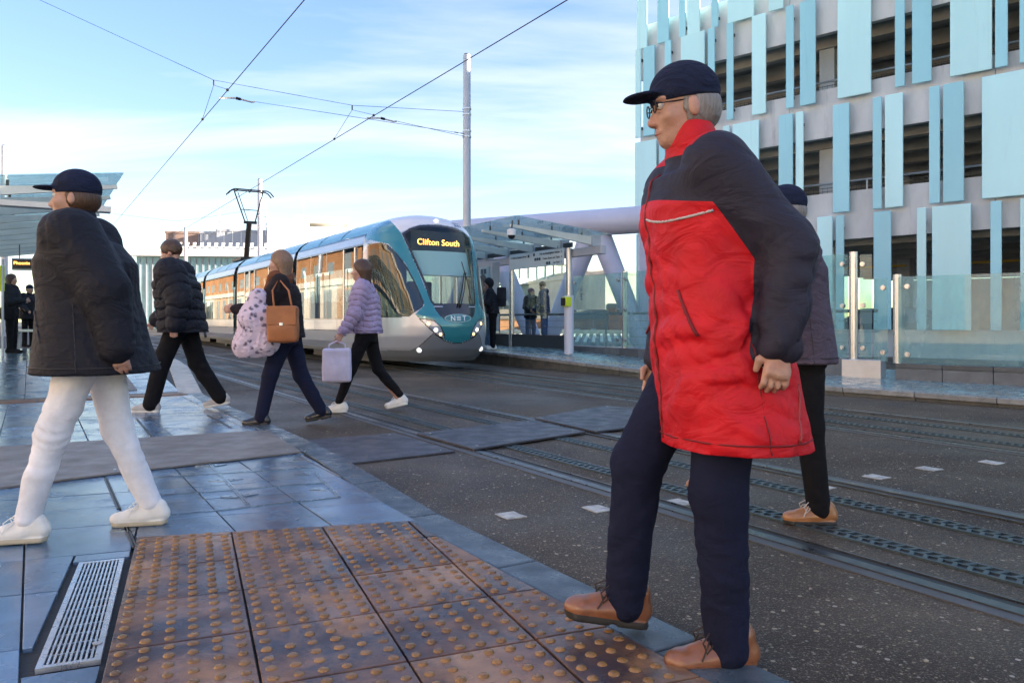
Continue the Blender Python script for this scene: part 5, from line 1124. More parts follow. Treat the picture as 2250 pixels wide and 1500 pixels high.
def field_part(fl, name, m_, parent, Mx, split=None):
    """one mesh, or several cut cleanly along the zero lines of scalar functions (name, material, g)"""
    V, Q = fl.nets()
    if not len(Q): return None
    if split is None:
        me = mesh_np(name, V, Q); me.transform(Mx); return obj(name, me, m_, parent, smooth_=True)
    VL = [tuple(v) for v in V]; rest_q = Q; rest_p = []; out = []
    for nm, mm, g in split:
        if g is None: out.append((nm, mm, rest_q, rest_p)); break
        gv = list(g(np.array(VL))); ga = np.array(gv); s = ga[rest_q] > 0; n_in = s.sum(1); inq = rest_q[n_in == 4]; keep = rest_q[n_in == 0]
        cross = [list(q) for q in rest_q[(n_in > 0) & (n_in < 4)]] + rest_p; inp = []; nrest = []; cut = {}
        for q in cross:
            A, B_ = [], []
            for i in range(len(q)):
                u, w = q[i], q[(i + 1) % len(q)]; gu, gw_ = gv[u], gv[w]; (A if gu > 0 else B_).append(u)
                if (gu > 0) != (gw_ > 0):
                    e = (min(u, w), max(u, w))
                    if e not in cut:
                        t = gu / (gu - gw_); cut[e] = len(VL); VL.append(tuple(VL[u][k] + (VL[w][k] - VL[u][k]) * t for k in range(3))); gv.append(0.0)
                    A.append(cut[e]); B_.append(cut[e])
            if len(A) > 2: inp.append(A)
            if len(B_) > 2: nrest.append(B_)
        out.append((nm, mm, inq, inp)); rest_q = keep; rest_p = nrest
    res = None
    for nm, mm, q, ps in out:
        fs = q.tolist() + ps
        if not fs: continue
        ids = sorted({i for f in fs for i in f}); mp_ = {i: k for k, i in enumerate(ids)}; me = bpy.data.meshes.new(nm); me.from_pydata([VL[i] for i in ids], [], [[mp_[i] for i in f] for f in fs]); me.update(); me.transform(Mx)
        o = obj(nm, me, mm, parent, smooth_=True); res = res or o
    return res
def pose_joints(H, P):
    """forward +x, left +y; hip/shoulder flexion forward positive, knee/elbow flexion positive"""
    J = {}; th, sh, an = .245 * H, .245 * H, .045 * H; lean = R(P.get('lean', 4))
    hipz = 0; J['pel'] = np.array([0, 0, 0.])
    for s, q in ((1, 'L'), (-1, 'R')):
        hf, kf = R(P.get('hip' + q, 0)), R(P.get('knee' + q, 0)); hip = np.array([0, s * .052 * H, 0]); ab = R(P.get('abd' + q, 2)) * s
        k = hip + th * np.array([math.sin(hf), math.sin(ab), -math.cos(hf)]); a = k + sh * np.array([math.sin(hf - kf), math.sin(ab) * .3, -math.cos(hf - kf)])
        J['hip' + q], J['knee' + q], J['ank' + q] = hip, k, a
        fp = R(P.get('foot' + q, 0)); J['fdir' + q] = np.array([math.cos(fp), 0, math.sin(fp)])
    zm = min(J['ankL'][2], J['ankR'][2])
    for q in 'LR':
        if 'foot' + q not in P:
            dl = J['ank' + q][2] - zm; hf = P.get('hip' + q, 0)
            if dl > .004: pt = (-1 if hf < 0 else .25) * math.asin(min(.75, dl / (.115 * H))); J['fdir' + q] = np.array([math.cos(pt), 0, math.sin(pt)])
    def low(q): a, f = J['ank' + q], J['fdir' + q]; return min(a[2] - an - (0 if f[2] > 0 else 0) - max(0, -f[2]) * .11 * H, a[2] - an * abs(f[0]) - max(0, f[2]) * .035 * H)
    base = min(low('L'), low('R')); up = -base
    for k in list(J):
        if not k.startswith('fdir'): J[k] = J[k] + np.array([0, 0, up])
    pel = J['pel']; ld = np.array([math.sin(lean), 0, math.cos(lean)]); J['ld'] = ld
    J['chest'] = pel + ld * .20 * H; J['neck'] = pel + ld * .315 * H; J['shc'] = pel + ld * .285 * H; J['head'] = J['neck'] + np.array([math.sin(lean) * .03 * H + .012 * H, 0, .082 * H])
    for s, q in ((1, 'L'), (-1, 'R')):
        sp = J['shc'] + np.array([0, s * .107 * H, 0]); f, e, ab = R(P.get('arm' + q, 5)), R(P.get('elb' + q, 15)), R(P.get('spr' + q, 10)); inn = R(P.get('in' + q, 0))
        u = np.array([math.sin(f) * math.cos(ab), s * math.sin(ab), -math.cos(f) * math.cos(ab)]); el = sp + .172 * H * u
        g = f + e; w = np.array([math.sin(g) * math.cos(inn), -s * math.sin(inn) + s * math.sin(ab) * .4, -math.cos(g)]); w /= np.linalg.norm(w); wr = el + .15 * H * w
        J['sho' + q], J['elb' + q], J['wri' + q], J['hd' + q] = sp, el, wr, w
    return J
def person(lab, pos, yaw, H, P, O, res=.008, skin=SKIN, group=None):
    """O: outfit description"""
    J = pose_joints(H, P); seed = int(abs(pos[0] * 100 + pos[1] * 37)) % 9999; k = H / 1.75
    Mx = Matrix.Translation(Vector(pos)) @ Matrix.Rotation(yaw, 4, 'Z')
    pts = np.array([J[x] for x in J if x[:3] not in ('fdi', 'ld', 'hdL', 'hdR') and x != 'ld']); lo = pts.min(0) - .30; hi = pts.max(0) + .28; lo[2] = -.03
    # ---- body
    hy, hp = R(P.get('hyaw', 0)), R(P.get('hpitch', 0)); Rm = np.array(Matrix.Rotation(hy, 3, 'Z') @ Matrix.Rotation(hp, 3, 'Y')); hc = J['head']
    def HP(x, y, z): return hc + Rm @ (np.array([x, y, z]) * k)
    B = Field(lo, hi, O.get('bres', res)); MM = Rm.tolist()
    B.ell(HP(-.008, 0, .03), np.array([.096, .074, .092]) * k, MM, .01); B.ell(HP(.022, 0, -.035), np.array([.070, .060, .080]) * k, MM, .03); B.ell(HP(.055, 0, -.088), np.array([.028, .030, .022]) * k, MM, .03)
    B.cap(HP(.080, 0, .008), HP(.104, 0, -.030), .008 * k, .012 * k, .012); B.ell(HP(.096, 0, -.036), np.array([.012, .016, .009]) * k, MM, .008)
    for s in (-1, 1):
        B.ell(HP(.082, s * .030, .012), np.array([.014, .020, .013]) * k, MM, 0, True); B.ell(HP(.070, s * .030, .030), np.array([.020, .026, .009]) * k, MM, .012); B.ell(HP(.056, s * .044, -.022), np.array([.024, .018, .02]) * k, MM, .02)
        B.ell(HP(-.005, s * .076, -.008), np.array([.018, .010, .030]) * k, MM, .006)
    B.ell(HP(.084, 0, -.060), np.array([.012, .022, .006]) * k, MM, .006); B.ell(HP(.080, 0, -.072), np.array([.012, .018, .006]) * k, MM, .006)
    B.cap(J['neck'] - J['ld'] * .03, hc + Rm @ np.array([-.01, 0, -.05]) * k, .056 * k, .050 * k, .03)
    tl = lambda z: (z - J['pel'][2]) * math.tan(R(P.get('lean', 4))) + 0 * z
    z0 = J['pel'][2]
    B.loft([(z0 - .05 * H, .085 * k, .15 * k), (z0 + .02, .10 * k, .165 * k), (z0 + .11 * H, .095 * k, .145 * k), (z0 + .22 * H, .10 * k, .155 * k), (z0 + .275 * H, .07 * k, .125 * k), (z0 + .305 * H, .045 * k, .06 * k)], tl, .03)
    for q, s in (('L', 1), ('R', -1)):
        B.cap(J['sho' + q] - np.array([0, s * .012, .012]) * k, J['elb' + q], .044 * k, .038 * k, .03).cap(J['elb' + q], J['wri' + q], .037 * k, .027 * k, .02)
        B.cap(J['hip' + q], J['knee' + q], .080 * k, .052 * k, .04).cap(J['knee' + q], J['ank' + q], .050 * k, .036 * k, .02)
        a = J['ank' + q]; f = J['fdir' + q]; nrm = np.array([-f[2], 0, f[0]]); B.cap(a - nrm * .022 * k - f * .03, a + f * .13 * k - nrm * .045 * k, .032 * k, .026 * k, .02)
        # hand: palm, four fingers with a knuckle bend, thumb from the side
        w = J['wri' + q]; d = J['hd' + q]; side = np.array([0, 1., 0]); fw = np.cross(side, d); fw = -fw if fw[0] < 0 else fw; fw /= np.linalg.norm(fw) + 1e-9; curl = np.array([0, -s, 0.]); cu = P.get('curl' + q, .5)
        pc = w + d * .045 * k; B.ell(pc, np.array([.046, .043, .046]) * k * .95, None, .012) if False else B.cap(w + d * .012 * k - fw * .012 * k, w + d * .08 * k - fw * .022 * k, .017 * k, .014 * k, .014).cap(w + d * .012 * k + fw * .012 * k, w + d * .078 * k + fw * .024 * k, .017 * k, .014 * k, .014).cap(w, w + d * .08 * k, .022 * k, .015 * k, .014)
        for i, ln in enumerate((.040, .047, .044, .034)):
            o = fw * (.029 - i * .0195) * k; b0 = w + d * .078 * k + o; b1 = b0 + (d * (1 - .4 * cu) + curl * .6 * cu) * ln * k * .95; b2 = b1 + (d * (1 - 1.2 * cu) + curl * 1.0 * cu) * ln * k * .8
            B.cap(b0 - d * .012 * k, b1, .0090 * k, .0084 * k, .004).cap(b1, b2, .0084 * k, .0072 * k, .003)
        t0 = w + d * .025 * k + fw * .022 * k; t1 = t0 + (d * .6 + fw * .6 + curl * .25) * .042 * k; t2 = t1 + (d * .85 + curl * .45) * .032 * k; B.cap(t0, t1, .0125 * k, .0105 * k, .010).cap(t1, t2, .0105 * k, .0085 * k, .005)
    body = None; V, Q = B.nets(); me = mesh_np('person', V, Q); me.transform(Mx); body = obj('person', me, skin, None, smooth_=True); tag(body, lab, 'person', group)
    T = lambda p: tuple(Mx @ Vector(p))
    for s in (-1, 1):
        e = HP(.076, s * .030, .012); ey = MB().ball(T(e), .0125 * k, 10, 6).build('eye', mat('eye white', (.7, .68, .65), .2), body, smooth_=True); e2 = HP(.0855, s * .030, .012); MB().ball(T(e2), .0055 * k, 8, 5).build('iris', mat('iris dark', (.02, .015, .012), .15), ey, smooth_=True)
        a, b = HP(.088, s * .014, .034), HP(.080, s * .046, .034); MB().tube([T(a), T((a + b) / 2 + np.array([.004, 0, .004])), T(b)], .0035 * k, 5).build('eyebrow', mat('brow', O.get('brow', (.05, .03, .02)), .8), body)
    MB().tube([T(HP(.083, -.02, -.0665)), T(HP(.0945, 0, -.066)), T(HP(.083, .02, -.0665))], .0034 * k, 6).build('mouth', mat('lips', (.30, .11, .09), .5), body)
    # ---- trousers
    tr_ = O['legs']; F1 = Field(lo, hi, max(res, .009)); lw = tr_.get('w', 1.0)
    for q, s in (('L', 1), ('R', -1)):
        hm = J['ank' + q] + np.array([0, 0, tr_.get('hem', .0)]); kn = J['knee' + q]
        F1.cap(J['hip' + q] + np.array([0, 0, .02]), kn, .098 * k * lw ** .5, .070 * k * lw, .05); F1.cap(kn, hm, .068 * k * lw, tr_.get('cuff', .06) * k, .03)
    F1.loft([(z0 - .06 * H, .10 * k, .17 * k), (z0 + .03 * H, .115 * k, .178 * k), (z0 + .09 * H, .11 * k, .16 * k)], tl, .05)
    F1.folds(.012, 11, seed, (.8, .8, 2.0)); field_part(F1, 'trousers', tr_['m'], body, Mx)
    # ---- coat
    c = O['coat']; hem = c['hem'] * H; F2 = Field(lo, hi, res); ql = c.get('quilt'); e = c.get('ease', .03); fl_ = c.get('flare', .0); top = J['neck'][2] - .015
    secs = [(hem, .125 * k + e + fl_, .19 * k + e + fl_), (z0 + .02, .118 * k + e + fl_ * .4, .182 * k + e + fl_ * .4), (z0 + .12 * H, .112 * k + e, .165 * k + e), (z0 + .22 * H, .122 * k + e * .9, .178 * k + e * .8), (z0 + .272 * H, .10 * k + e * .6, .165 * k + e * .5), (top - .02 * H, .075 * k + e * .3, .11 * k), (top, .062 * k, .075 * k)]
    F2.loft(secs, tl, .03, ql)
    for q, s in (('L', 1), ('R', -1)):
        aw = c.get('arm', 1.0); F2.cap(J['sho' + q] - np.array([0, s * .02, .005]), J['elb' + q], .068 * k * aw + e * .35, .056 * k * aw + e * .2, .05, ql); F2.cap(J['elb' + q], J['wri' + q] - J['hd' + q] * c.get('cuffup', .0), .055 * k * aw + e * .2, .042 * k * aw + e * .1, .025, ql)
    if c.get('hood') == 'down': F2.ell(J['neck'] + np.array([-.085, 0, .0]) * k, np.array([.075, .12, .075]) * k, None, .04)
    F2.cap(J['neck'] - J['ld'] * .03, J['neck'] + J['ld'] * c.get('collar', .02), .075 * k, .070 * k, .03)
    if c.get('hood') == 'up':
        F2.ell(HP(-.03, 0, .02), np.array([.118, .105, .132]) * k, MM, .04); F2.ell(HP(.10, 0, -.02), np.array([.085, .07, .10]) * k, MM, 0, True)
    F2.folds(c.get('fold', .012) * 1.3, c.get('fs', 18), seed + 1, (1, 1, .9))
    F2.cutz(hem + .002)
    if c.get('opening'): F2.ell(J['neck'] + np.array([.09, 0, .02]) * k, np.array([.08, .05, .1]) * k, None, 0, True)
    sp = None
    if c.get('split'): sp = c['split'](J, H)
    coat = field_part(F2, c.get('name', 'coat'), c['m'], body, Mx, sp)
    def on_coat(a, z, out=.001):
        cx0 = float(tl(z)); d = np.array([math.cos(a), math.sin(a), 0]); prev = None
        for r_ in np.arange(.05, .34, .004):
            q = np.array([cx0, 0, z]) + d * r_; i = np.round((q - F2.lo) / F2.h).astype(int)
            if (i < 0).any() or (i >= F2.n).any(): return None
            if F2.F[tuple(i)] > 0: return T(np.array([cx0, 0, z]) + d * (r_ - .002 + out)) if prev else None
            prev = True
        return None
    def seam(nm, path, rad, m_):
        run = []; best = []
        for a, z in path:
            q = on_coat(a, z)
            if q is None or (run and (Vector(q) - Vector(run[-1])).length > .05): best = max(best, run, key=len); run = [] if q is None else [q]
            else: run.append(q)
        best = max(best, run, key=len)
        if len(best) > 3: MB().tube(best, rad, 6).build(nm, m_, body, smooth_=True)
    SM = mat('seam ' + c['m'].name, tuple(x * .45 for x in c.get('rgb', (.06, .06, .07))), .7)
    seam('hem_seam', [(2 * math.pi * i / 60, hem + .035) for i in range(61)], .0028, SM); seam('zip', [(0.02, hem + .02 + (top - .06 - hem) * i / 40) for i in range(41)], .0045, SM)
    for s in (-1, 1):
        seam('side_seam', [(s * math.pi / 2, hem + .01 + .30 * i / 20) for i in range(21)], .0022, SM); seam('pocket_welt', [(s * (.75 + .25 * i / 12), z0 + .02 + .13 * (1 - i / 12)) for i in range(13)], .0055, SM)
    if c.get('piping'):
        seam('piping', [(.1 + 1.25 * i / 60, c['piping'](J, H) - .018 * math.sin(math.pi * i / 60)) for i in range(61)], .004, mat('grey piping', (.5, .48, .48), .5)); seam('hem_cord', [(1.9 + .02 * i, hem + .04 + .012 * i) for i in range(14)], .004, mat('cord red', (.35, .05, .05), .6))
    for q in 'LR': MB().tube([T(J['wri' + q] - J['hd' + q] * (c.get('cuffup', 0) + .012)), T(J['wri' + q] + J['hd' + q] * .008)], [.046 * k * c.get('arm', 1.0) ** .5 + e * .08, .040 * k], 16).build('cuff', c.get('cuffm', c['m']), body, smooth_='auto')
    # ---- shoes
    so = O['shoes']
    for q in 'LR':
        a, f = J['ank' + q], J['fdir' + q]; nrm = np.array([-f[2], 0, f[0]]); S_ = Field(a - .26, a + .26, min(res, .006) if so.get('fine') else max(res * .8, .006)); g = a - nrm * .045 * H; L_ = .155 * H
        y = np.array([0, 1., 0])
        def sp_(x, h, r, ky=1.0): return g + f * x * k + nrm * h * k
        S_.cap(sp_(-.058, .048, 0), sp_(.04, .046, 0), .037 * k, .037 * k, .02); S_.cap(sp_(-.052, .058, 0), sp_(-.042, so.get('ankle', .085), 0), .036 * k, .040 * k, .02); S_.cap(sp_(-.01, .06, 0), sp_(-.005, so.get('ankle', .085) - .005, 0), .040 * k, .040 * k, .02)
        for yy in (-.012, .012): S_.cap(sp_(.02, .046, 0) + y * yy, sp_(.128, .036, 0) + y * yy * 1.1, .036 * k, .029 * k, .015)
        S_.ell(sp_(.135, .036, 0), np.array([.048, .043, .033]) * k, None, .012); S_.cap(sp_(.01, .085, 0), sp_(.095, .060, 0), .026 * k, .020 * k, .02)
        for yy in (-.024, -.008, .008, .024): S_.cap(sp_(-.068 + abs(yy) * .4, .013, 0) + y * yy, sp_(.163 - abs(yy) * .9, .013, 0) + y * yy * 1.05, .019 * k, .019 * k, .004)
        if so.get('heel'):
            for yy in (-.018, .018): S_.cap(sp_(-.066, .011, 0) + y * yy, sp_(-.02, .011, 0) + y * yy, .020 * k, .020 * k, .003)
            S_.cap(sp_(.03, -.012, 0) - y * .06, sp_(.03, -.012, 0) + y * .06, .020 * k, .020 * k, 0, None, True)
        Fx = S_.ax[0][:, None, None], S_.ax[1][None, :, None], S_.ax[2][None, None, :]
        hgt = (Fx[0] - g[0]) * nrm[0] + (Fx[2] - g[2]) * nrm[2]; S_.F = np.maximum(S_.F, -hgt).astype(np.float32)
        gg, nn, st = g.copy(), nrm.copy(), so.get('solet', .024) * k
        o = field_part(S_, 'shoe', so['m'], body, Mx, [('shoe', so['m'], lambda cn: ((cn - gg) @ nn) - st), ('shoe_sole', so['sole'], None)])
        if so.get('laces'):
            mb = MB()
            for i in range(5):
                x = .035 + i * .018; h = .104 - i * .0085; mb.tube([T(sp_(x, h - .008, 0) + y * .024), T(sp_(x + .004, h + .001, 0)), T(sp_(x + .008, h - .008, 0) - y * .024)], .003, 5)
            for s in (-1, 1): mb.tube([T(sp_(.045, .103, 0)), T(sp_(.06, .118, 0) + y * s * .025), T(sp_(.085, .098, 0) + y * s * .042), T(sp_(.075, .07, 0) + y * s * .048), T(sp_(.055, .085, 0) + y * s * .036), T(sp_(.045, .103, 0))], .0028, 5); mb.tube([T(sp_(.045, .103, 0)), T(sp_(.07, .09, 0) + y * s * .04), T(sp_(.09, .05, 0) + y * s * .05)], .0028, 5)
            mb.build('laces', so['laces'], body, kind='stuff')
    # ---- hair / headgear
    h = O['hair']; F3 = Field(hc - .32, hc + .30, max(.006, res * .8)); st = h['style']
    if st in ('short', 'long', 'bob'):
        F3.ell(HP(-.014, 0, .042), np.array([.105, .086, .098]) * k, MM, 0)
        if st != 'short': 
            zb = -.30 if st == 'long' else -.13
            for s in (-1, 1): F3.cap(HP(-.03, s * .06, .0), HP(-.045, s * .062, zb), .045 * k, .03 * k, .05)
            F3.cap(HP(-.06, 0, .0), HP(-.07, 0, zb), .06 * k, .045 * k, .05)
        F3.ell(HP(.10, 0, -.045), np.array([.085, .072 if st == 'short' else .056, .115]) * k, MM, 0, True)
        if st == 'short': F3.ell(HP(.0, 0, -.115), np.array([.15, .15, .10]) * k, MM, 0, True)
        F3.folds(.006, 60, seed + 4)
    elif st in ('cap', 'beanie'):
        F3.ell(HP(-.010, 0, .048), np.array([.107, .086, .095]) * k, MM, 0); F3.ell(HP(.0, 0, -.085), np.array([.2, .2, .115]) * k, MM, 0, True)
        if st == 'cap': F3.ell(HP(.115, 0, .048), np.array([.065, .062, .010]) * k, MM, .012)
        else: F3.ell(HP(-.005, 0, .045), np.array([.107, .088, .022]) * k, MM, .012)
    if st != 'none': field_part(F3, 'cap' if st in ('cap', 'beanie') else 'hair', h['m'], body, Mx)
    if st in ('cap', 'beanie') and h.get('under'):
        F4 = Field(hc - .2, hc + .2, .007); F4.ell(HP(-.02, 0, .0), np.array([.095, .081, .085]) * k, MM, 0); F4.ell(HP(.09, 0, -.03), np.array([.095, .1, .12]) * k, MM, 0, True); F4.folds(.004, 70, seed); field_part(F4, 'hair', h['under'], body, Mx)
    if O.get('scarf'):
        F5 = Field(J['neck'] - .25, J['neck'] + .25, .008)
        for i in range(14):
            a0, a1 = 2 * math.pi * i / 14, 2 * math.pi * (i + 1) / 14; r = .078 * k
            F5.cap(J['neck'] + np.array([r * math.cos(a0) + .01, r * math.sin(a0), .025 * math.sin(a0 * 2)]), J['neck'] + np.array([r * math.cos(a1) + .01, r * math.sin(a1), .025 * math.sin(a1 * 2)]), .044 * k, .044 * k, .02)
        if O['scarf'].get('tail'): F5.cap(J['neck'] + np.array([.09, .03, -.01]), J['neck'] + np.array([.14, .04, -.2]), .05, .055, .03)
        F5.folds(.008, 45, seed + 9); field_part(F5, 'scarf', O['scarf']['m'], body, Mx)
    if O.get('glasses'):
        mb = MB()
        for s in (-1, 1):
            mb.tube([T(HP(.098 + .002 * math.cos(a), s * .032 + .021 * math.cos(a), .010 + .017 * math.sin(a))) for a in [2 * math.pi * i / 14 for i in range(15)]], .0022, 5); mb.tube([T(HP(.095, s * .054, .014)), T(HP(-.01, s * .079, .012))], .002, 5)
        mb.tube([T(HP(.1, -.011, .013)), T(HP(.1, .011, .013))], .002, 5); mb.build('glasses', BLACK, body)
    return body, J, Mx
def W2(Mx, p): return Mx @ Vector(p)
FACE_L = math.pi                                    # walking towards the left of the picture
BROWNL = mat('brown leather', (.24, .095, .045), .32, var=.2, vs=14, bump=.1, bs=160, coat=.3); SOLE = mat('dark sole', (.03, .028, .026), .7); WSH = mat('white trainer', (.78, .76, .70), .5, var=.06, vs=20); WSOL = mat('cream sole', (.50, .44, .32), .6, var=.1, vs=20)
NAVY = cloth('navy trousers', (.009, .012, .034), .9, .2, 7); BLKT = cloth('black trousers', (.007, .007, .009), .9, .2, 7); JEAN = cloth('blue jeans', (.045, .085, .20), .9, .2, 7); WHT = cloth('white trousers', (.80, .81, .85), .85, .2, 6)
BLKC = cloth('black coat shell', (.008, .009, .016), .7, .35, 9, 0, .3); REDC = cloth('red jacket shell', (.55, .006, .016), .62, .35, 7, 0, .35); GRYY = cloth('charcoal yoke shell', (.020, .019, .036), .65, .35, 7, 0, .3)
HBRN = mat('brown hair', (.07, .035, .02), .45, var=.3, vs=130, bump=.5, bs=150, stretch=(1, 1, .14)); HBLK = mat('black hair', (.012, .010, .010), .4, var=.3, vs=130, bump=.5, bs=150, stretch=(1, 1, .14)); HGRY = mat('grey hair', (.22, .21, .20), .5, var=.3, vs=130, bump=.5, bs=150, stretch=(1, 1, .14))
NVC = cloth('navy cap', (.012, .018, .045))
# -- man in the red jacket, near right
def red_split(J, H):
    zc = J['shc'][2]; zs = zc - .105; lean = math.tan(R(8))
    def yoke(c): return np.minimum(c[:, 2] - (zs + .02 * np.cos(c[:, 1] * 9)), J['neck'][2] - .005 - c[:, 2])
    def sleeve(c):
        x = c[:, 0] - (c[:, 2] - J['pel'][2]) * lean; tn = ((np.abs(x) / .170) ** 2.3 + (np.abs(c[:, 1]) / .226) ** 2.3) ** (1 / 2.3); an = np.full(len(c), 9.)
        for q in 'LR':
            for a, b, ra, rb in ((J['sho' + q], J['elb' + q], .098, .084), (J['elb' + q], J['wri' + q], .084, .070)):
                d = b - a; t = np.clip((c - a) @ d / (d @ d), 0, 1.0); an = np.minimum(an, np.linalg.norm(c - a - t[:, None] * d, axis=1) / (ra + (rb - ra) * t))
        return np.minimum(np.minimum(tn - an, 1.3 - an), np.abs(c[:, 1]) - .1)
    return [('yoke', GRYY, yoke), ('sleeve', GRYY, lambda c: np.minimum(sleeve(c), c[:, 1])), ('sleeve', GRYY, lambda c: np.minimum(sleeve(c), -c[:, 1])), ('jacket', REDC, None)]
p5 = G(1612, 1492); 
b_, J_, M_ = person('man in a red jacket with charcoal shoulders and sleeves, wearing brown leather boots', (p5.x, p5.y + .17, .0), FACE_L + R(6), 1.79,
    dict(hipL=5, kneeL=8, hipR=30, kneeR=24, footR=10, armL=-36, elbL=46, sprL=10, inL=-6, armR=-4, elbR=18, sprR=4, lean=8, hpitch=8), dict(legs=dict(m=NAVY, w=1.12, cuff=.062, hem=-.015), coat=dict(name='jacket', m=REDC, hem=.36, ease=.056, flare=.03, arm=1.14, fold=.014, fs=17, collar=.085, split=red_split, rgb=(.4, .02, .03), cuffm=GRYY, piping=lambda J, H: J['shc'][2] - .14), shoes=dict(m=BROWNL, sole=SOLE, ankle=.10, laces=mat('dark laces', (.04, .025, .02), .7), heel=1, fine=1), hair=dict(style='cap', m=NVC, under=HGRY), glasses=1, brow=(.2, .18, .16), bres=.0048), res=.006)
# -- man in the grey coat behind him
p6 = G(1742, 1148)
person('person in a grey coat, black trousers and tan shoes behind the red jacket', (p6.x + .06, p6.y + .08, 0), FACE_L - R(4), 1.70, dict(hipL=-3, kneeL=3, hipR=34, kneeR=14, armL=18, elbL=35, armR=-18, elbR=30, sprL=16, sprR=16, lean=5),
    dict(legs=dict(m=BLKT, cuff=.058), coat=dict(m=cloth('plum grey coat', (.085, .07, .10), .75), hem=.47, ease=.045, arm=1.2, fold=.012), shoes=dict(m=mat('tan leather', (.36, .16, .06), .35, var=.2, vs=14, coat=.3), sole=SOLE, heel=1, laces=mat('pale laces', (.5, .45, .4), .7), fine=1), hair=dict(style='cap', m=NVC, under=HGRY)), res=.009)
# -- woman in the long black coat, near left
p1 = G(292, 1146, PZ)
person('person in a long black coat with white trousers and white trainers, near left', (p1.x - .08, p1.y - .20, PZ), FACE_L + R(14), 1.70, dict(hipL=20, kneeL=6, hipR=-10, kneeR=10, armL=-34, elbL=22, armR=0, elbR=25, sprL=14, sprR=6, inR=10, lean=6),
    dict(legs=dict(m=WHT, w=1.0, cuff=.052, hem=.03), coat=dict(m=BLKC, hem=.44, ease=.095, flare=.05, arm=1.5, fold=.014, fs=16, collar=.05), shoes=dict(m=WSH, sole=WSOL, laces=mat('white laces', (.8, .8, .78), .7), fine=1), hair=dict(style='cap', m=NVC, under=HBRN)), res=.0075)
# -- person in the black puffer
p2 = G(388, 902, PZ)
person('person in a black puffer jacket and black trousers walking on the wet slabs', (p2.x + .06, p2.y, PZ), FACE_L + R(8), 1.90, dict(hipL=22, kneeL=8, hipR=-16, kneeR=16, armL=-24, elbL=30, armR=8, elbR=40, sprL=18, sprR=10, lean=8, hpitch=14),
    dict(legs=dict(m=BLKT, w=1.2, cuff=.075), coat=dict(name='puffer_jacket', m=BLKC, hem=.45, ease=.12, arm=1.8, quilt=(.02, .11), fold=.008, collar=.05), shoes=dict(m=mat('grey trainer', (.45, .43, .40), .6, var=.15, vs=16), sole=WSH), hair=dict(style='short', m=HBRN)), res=.011)
# -- woman with the brown scarf and tan bag
p3 = G(632, 935)
b3, J3, M3 = person('person with a brown scarf and dark jacket carrying a tan bag, stepping off the kerb', (p3.x, p3.y, .015), FACE_L + R(6), 1.70, dict(hipL=20, kneeL=8, hipR=-15, kneeR=14, armL=28, elbL=62, armR=30, elbR=60, sprL=12, sprR=10, inL=12, inR=15, lean=5),
    dict(legs=dict(m=NAVY, w=1.08, cuff=.062), coat=dict(m=cloth('dark brown coat', (.022, .017, .019)), hem=.49, ease=.04, arm=1.15, fold=.012), shoes=dict(m=mat('black leather', (.012, .012, .016), .3, coat=.3), sole=SOLE, heel=1), hair=dict(style='bob', m=mat('fair brown hair', (.22, .13, .08), .5, var=.3, vs=130, bump=.5, bs=150, stretch=(1, 1, .14))), scarf=dict(m=cloth('brown scarf', (.16, .065, .035)), tail=1)), res=.010)
# -- person in the lilac puffer
p4 = G(806, 905)
b4, J4, M4 = person('person in a lilac puffer jacket with white trainers crossing the rails', (p4.x, p4.y, .01), FACE_L + R(4), 1.72, dict(hipL=22, kneeL=5, hipR=-15, kneeR=20, armL=12, elbL=20, armR=-16, elbR=25, sprL=16, sprR=18, lean=4),
    dict(legs=dict(m=BLKT, w=.9, cuff=.048, hem=.05), coat=dict(name='puffer_jacket', m=cloth('lilac nylon', (.36, .29, .44), .6, .35, 16), hem=.50, ease=.06, arm=1.35, quilt=(.018, .062), fold=.006, collar=.05), shoes=dict(m=WSH, sole=WSH, laces=mat('white laces', (.8, .8, .78), .7)), hair=dict(style='bob', m=HBRN)), res=.010)
# -- bags carried by the walkers
def bag(name, lab, c, sz, m_, strap_to=None, rz=0, r=.03):
    t = thing(name, lab, 'bag', tuple(c)); F_ = Field((-sz[0], -sz[1], -sz[2]), (sz[0], sz[1], sz[2] * 1.1), .01)
    F_.rbox((0, 0, 0), (sz[0] / 2, sz[1] / 2, sz[2] / 2), r); F_.ell((0, 0, -sz[2] * .12), (sz[0] * .46, sz[1] * .62, sz[2] * .36), None, .05); F_.folds(.011, 16, 5, (1, 1, .5))
    field_part(F_, 'bag_body', m_, t, Matrix.Translation(Vector(c)) @ Matrix.Rotation(rz, 4, 'Z'))
    mx_ = Matrix.Translation(Vector(c)) @ Matrix.Rotation(rz, 4, 'Z')
    if name == 'handbag':
        fl2 = MB().box((0, 0, 0), (sz[0] * .98, .012, sz[2] * .52)).mesh('flap'); fl2.transform(mx_ @ Matrix.Translation(Vector((0, -sz[1] * .60, sz[2] * .24)))); obj('flap', fl2, m_, t, bev=.006); bk_ = MB().box((0, 0, 0), (.035, .012, .03)).mesh('buckle'); bk_.transform(mx_ @ Matrix.Translation(Vector((0, -sz[1] * .66, sz[2] * .0)))); obj('buckle', bk_, STAIN, t, bev=.004)
    if strap_to is not None:
        s = Vector(strap_to); x = Vector((math.cos(rz), math.sin(rz), 0)) * sz[0] * .3; top = Vector(c) + Vector((0, 0, sz[2] * .45))
        MB().tube([top - x, top - x * .9 + (s - top) * .6, s, top + x * .9 + (s - top) * .6, top + x], .009, 8).build('handle', m_, t, smooth_=True)
    return t
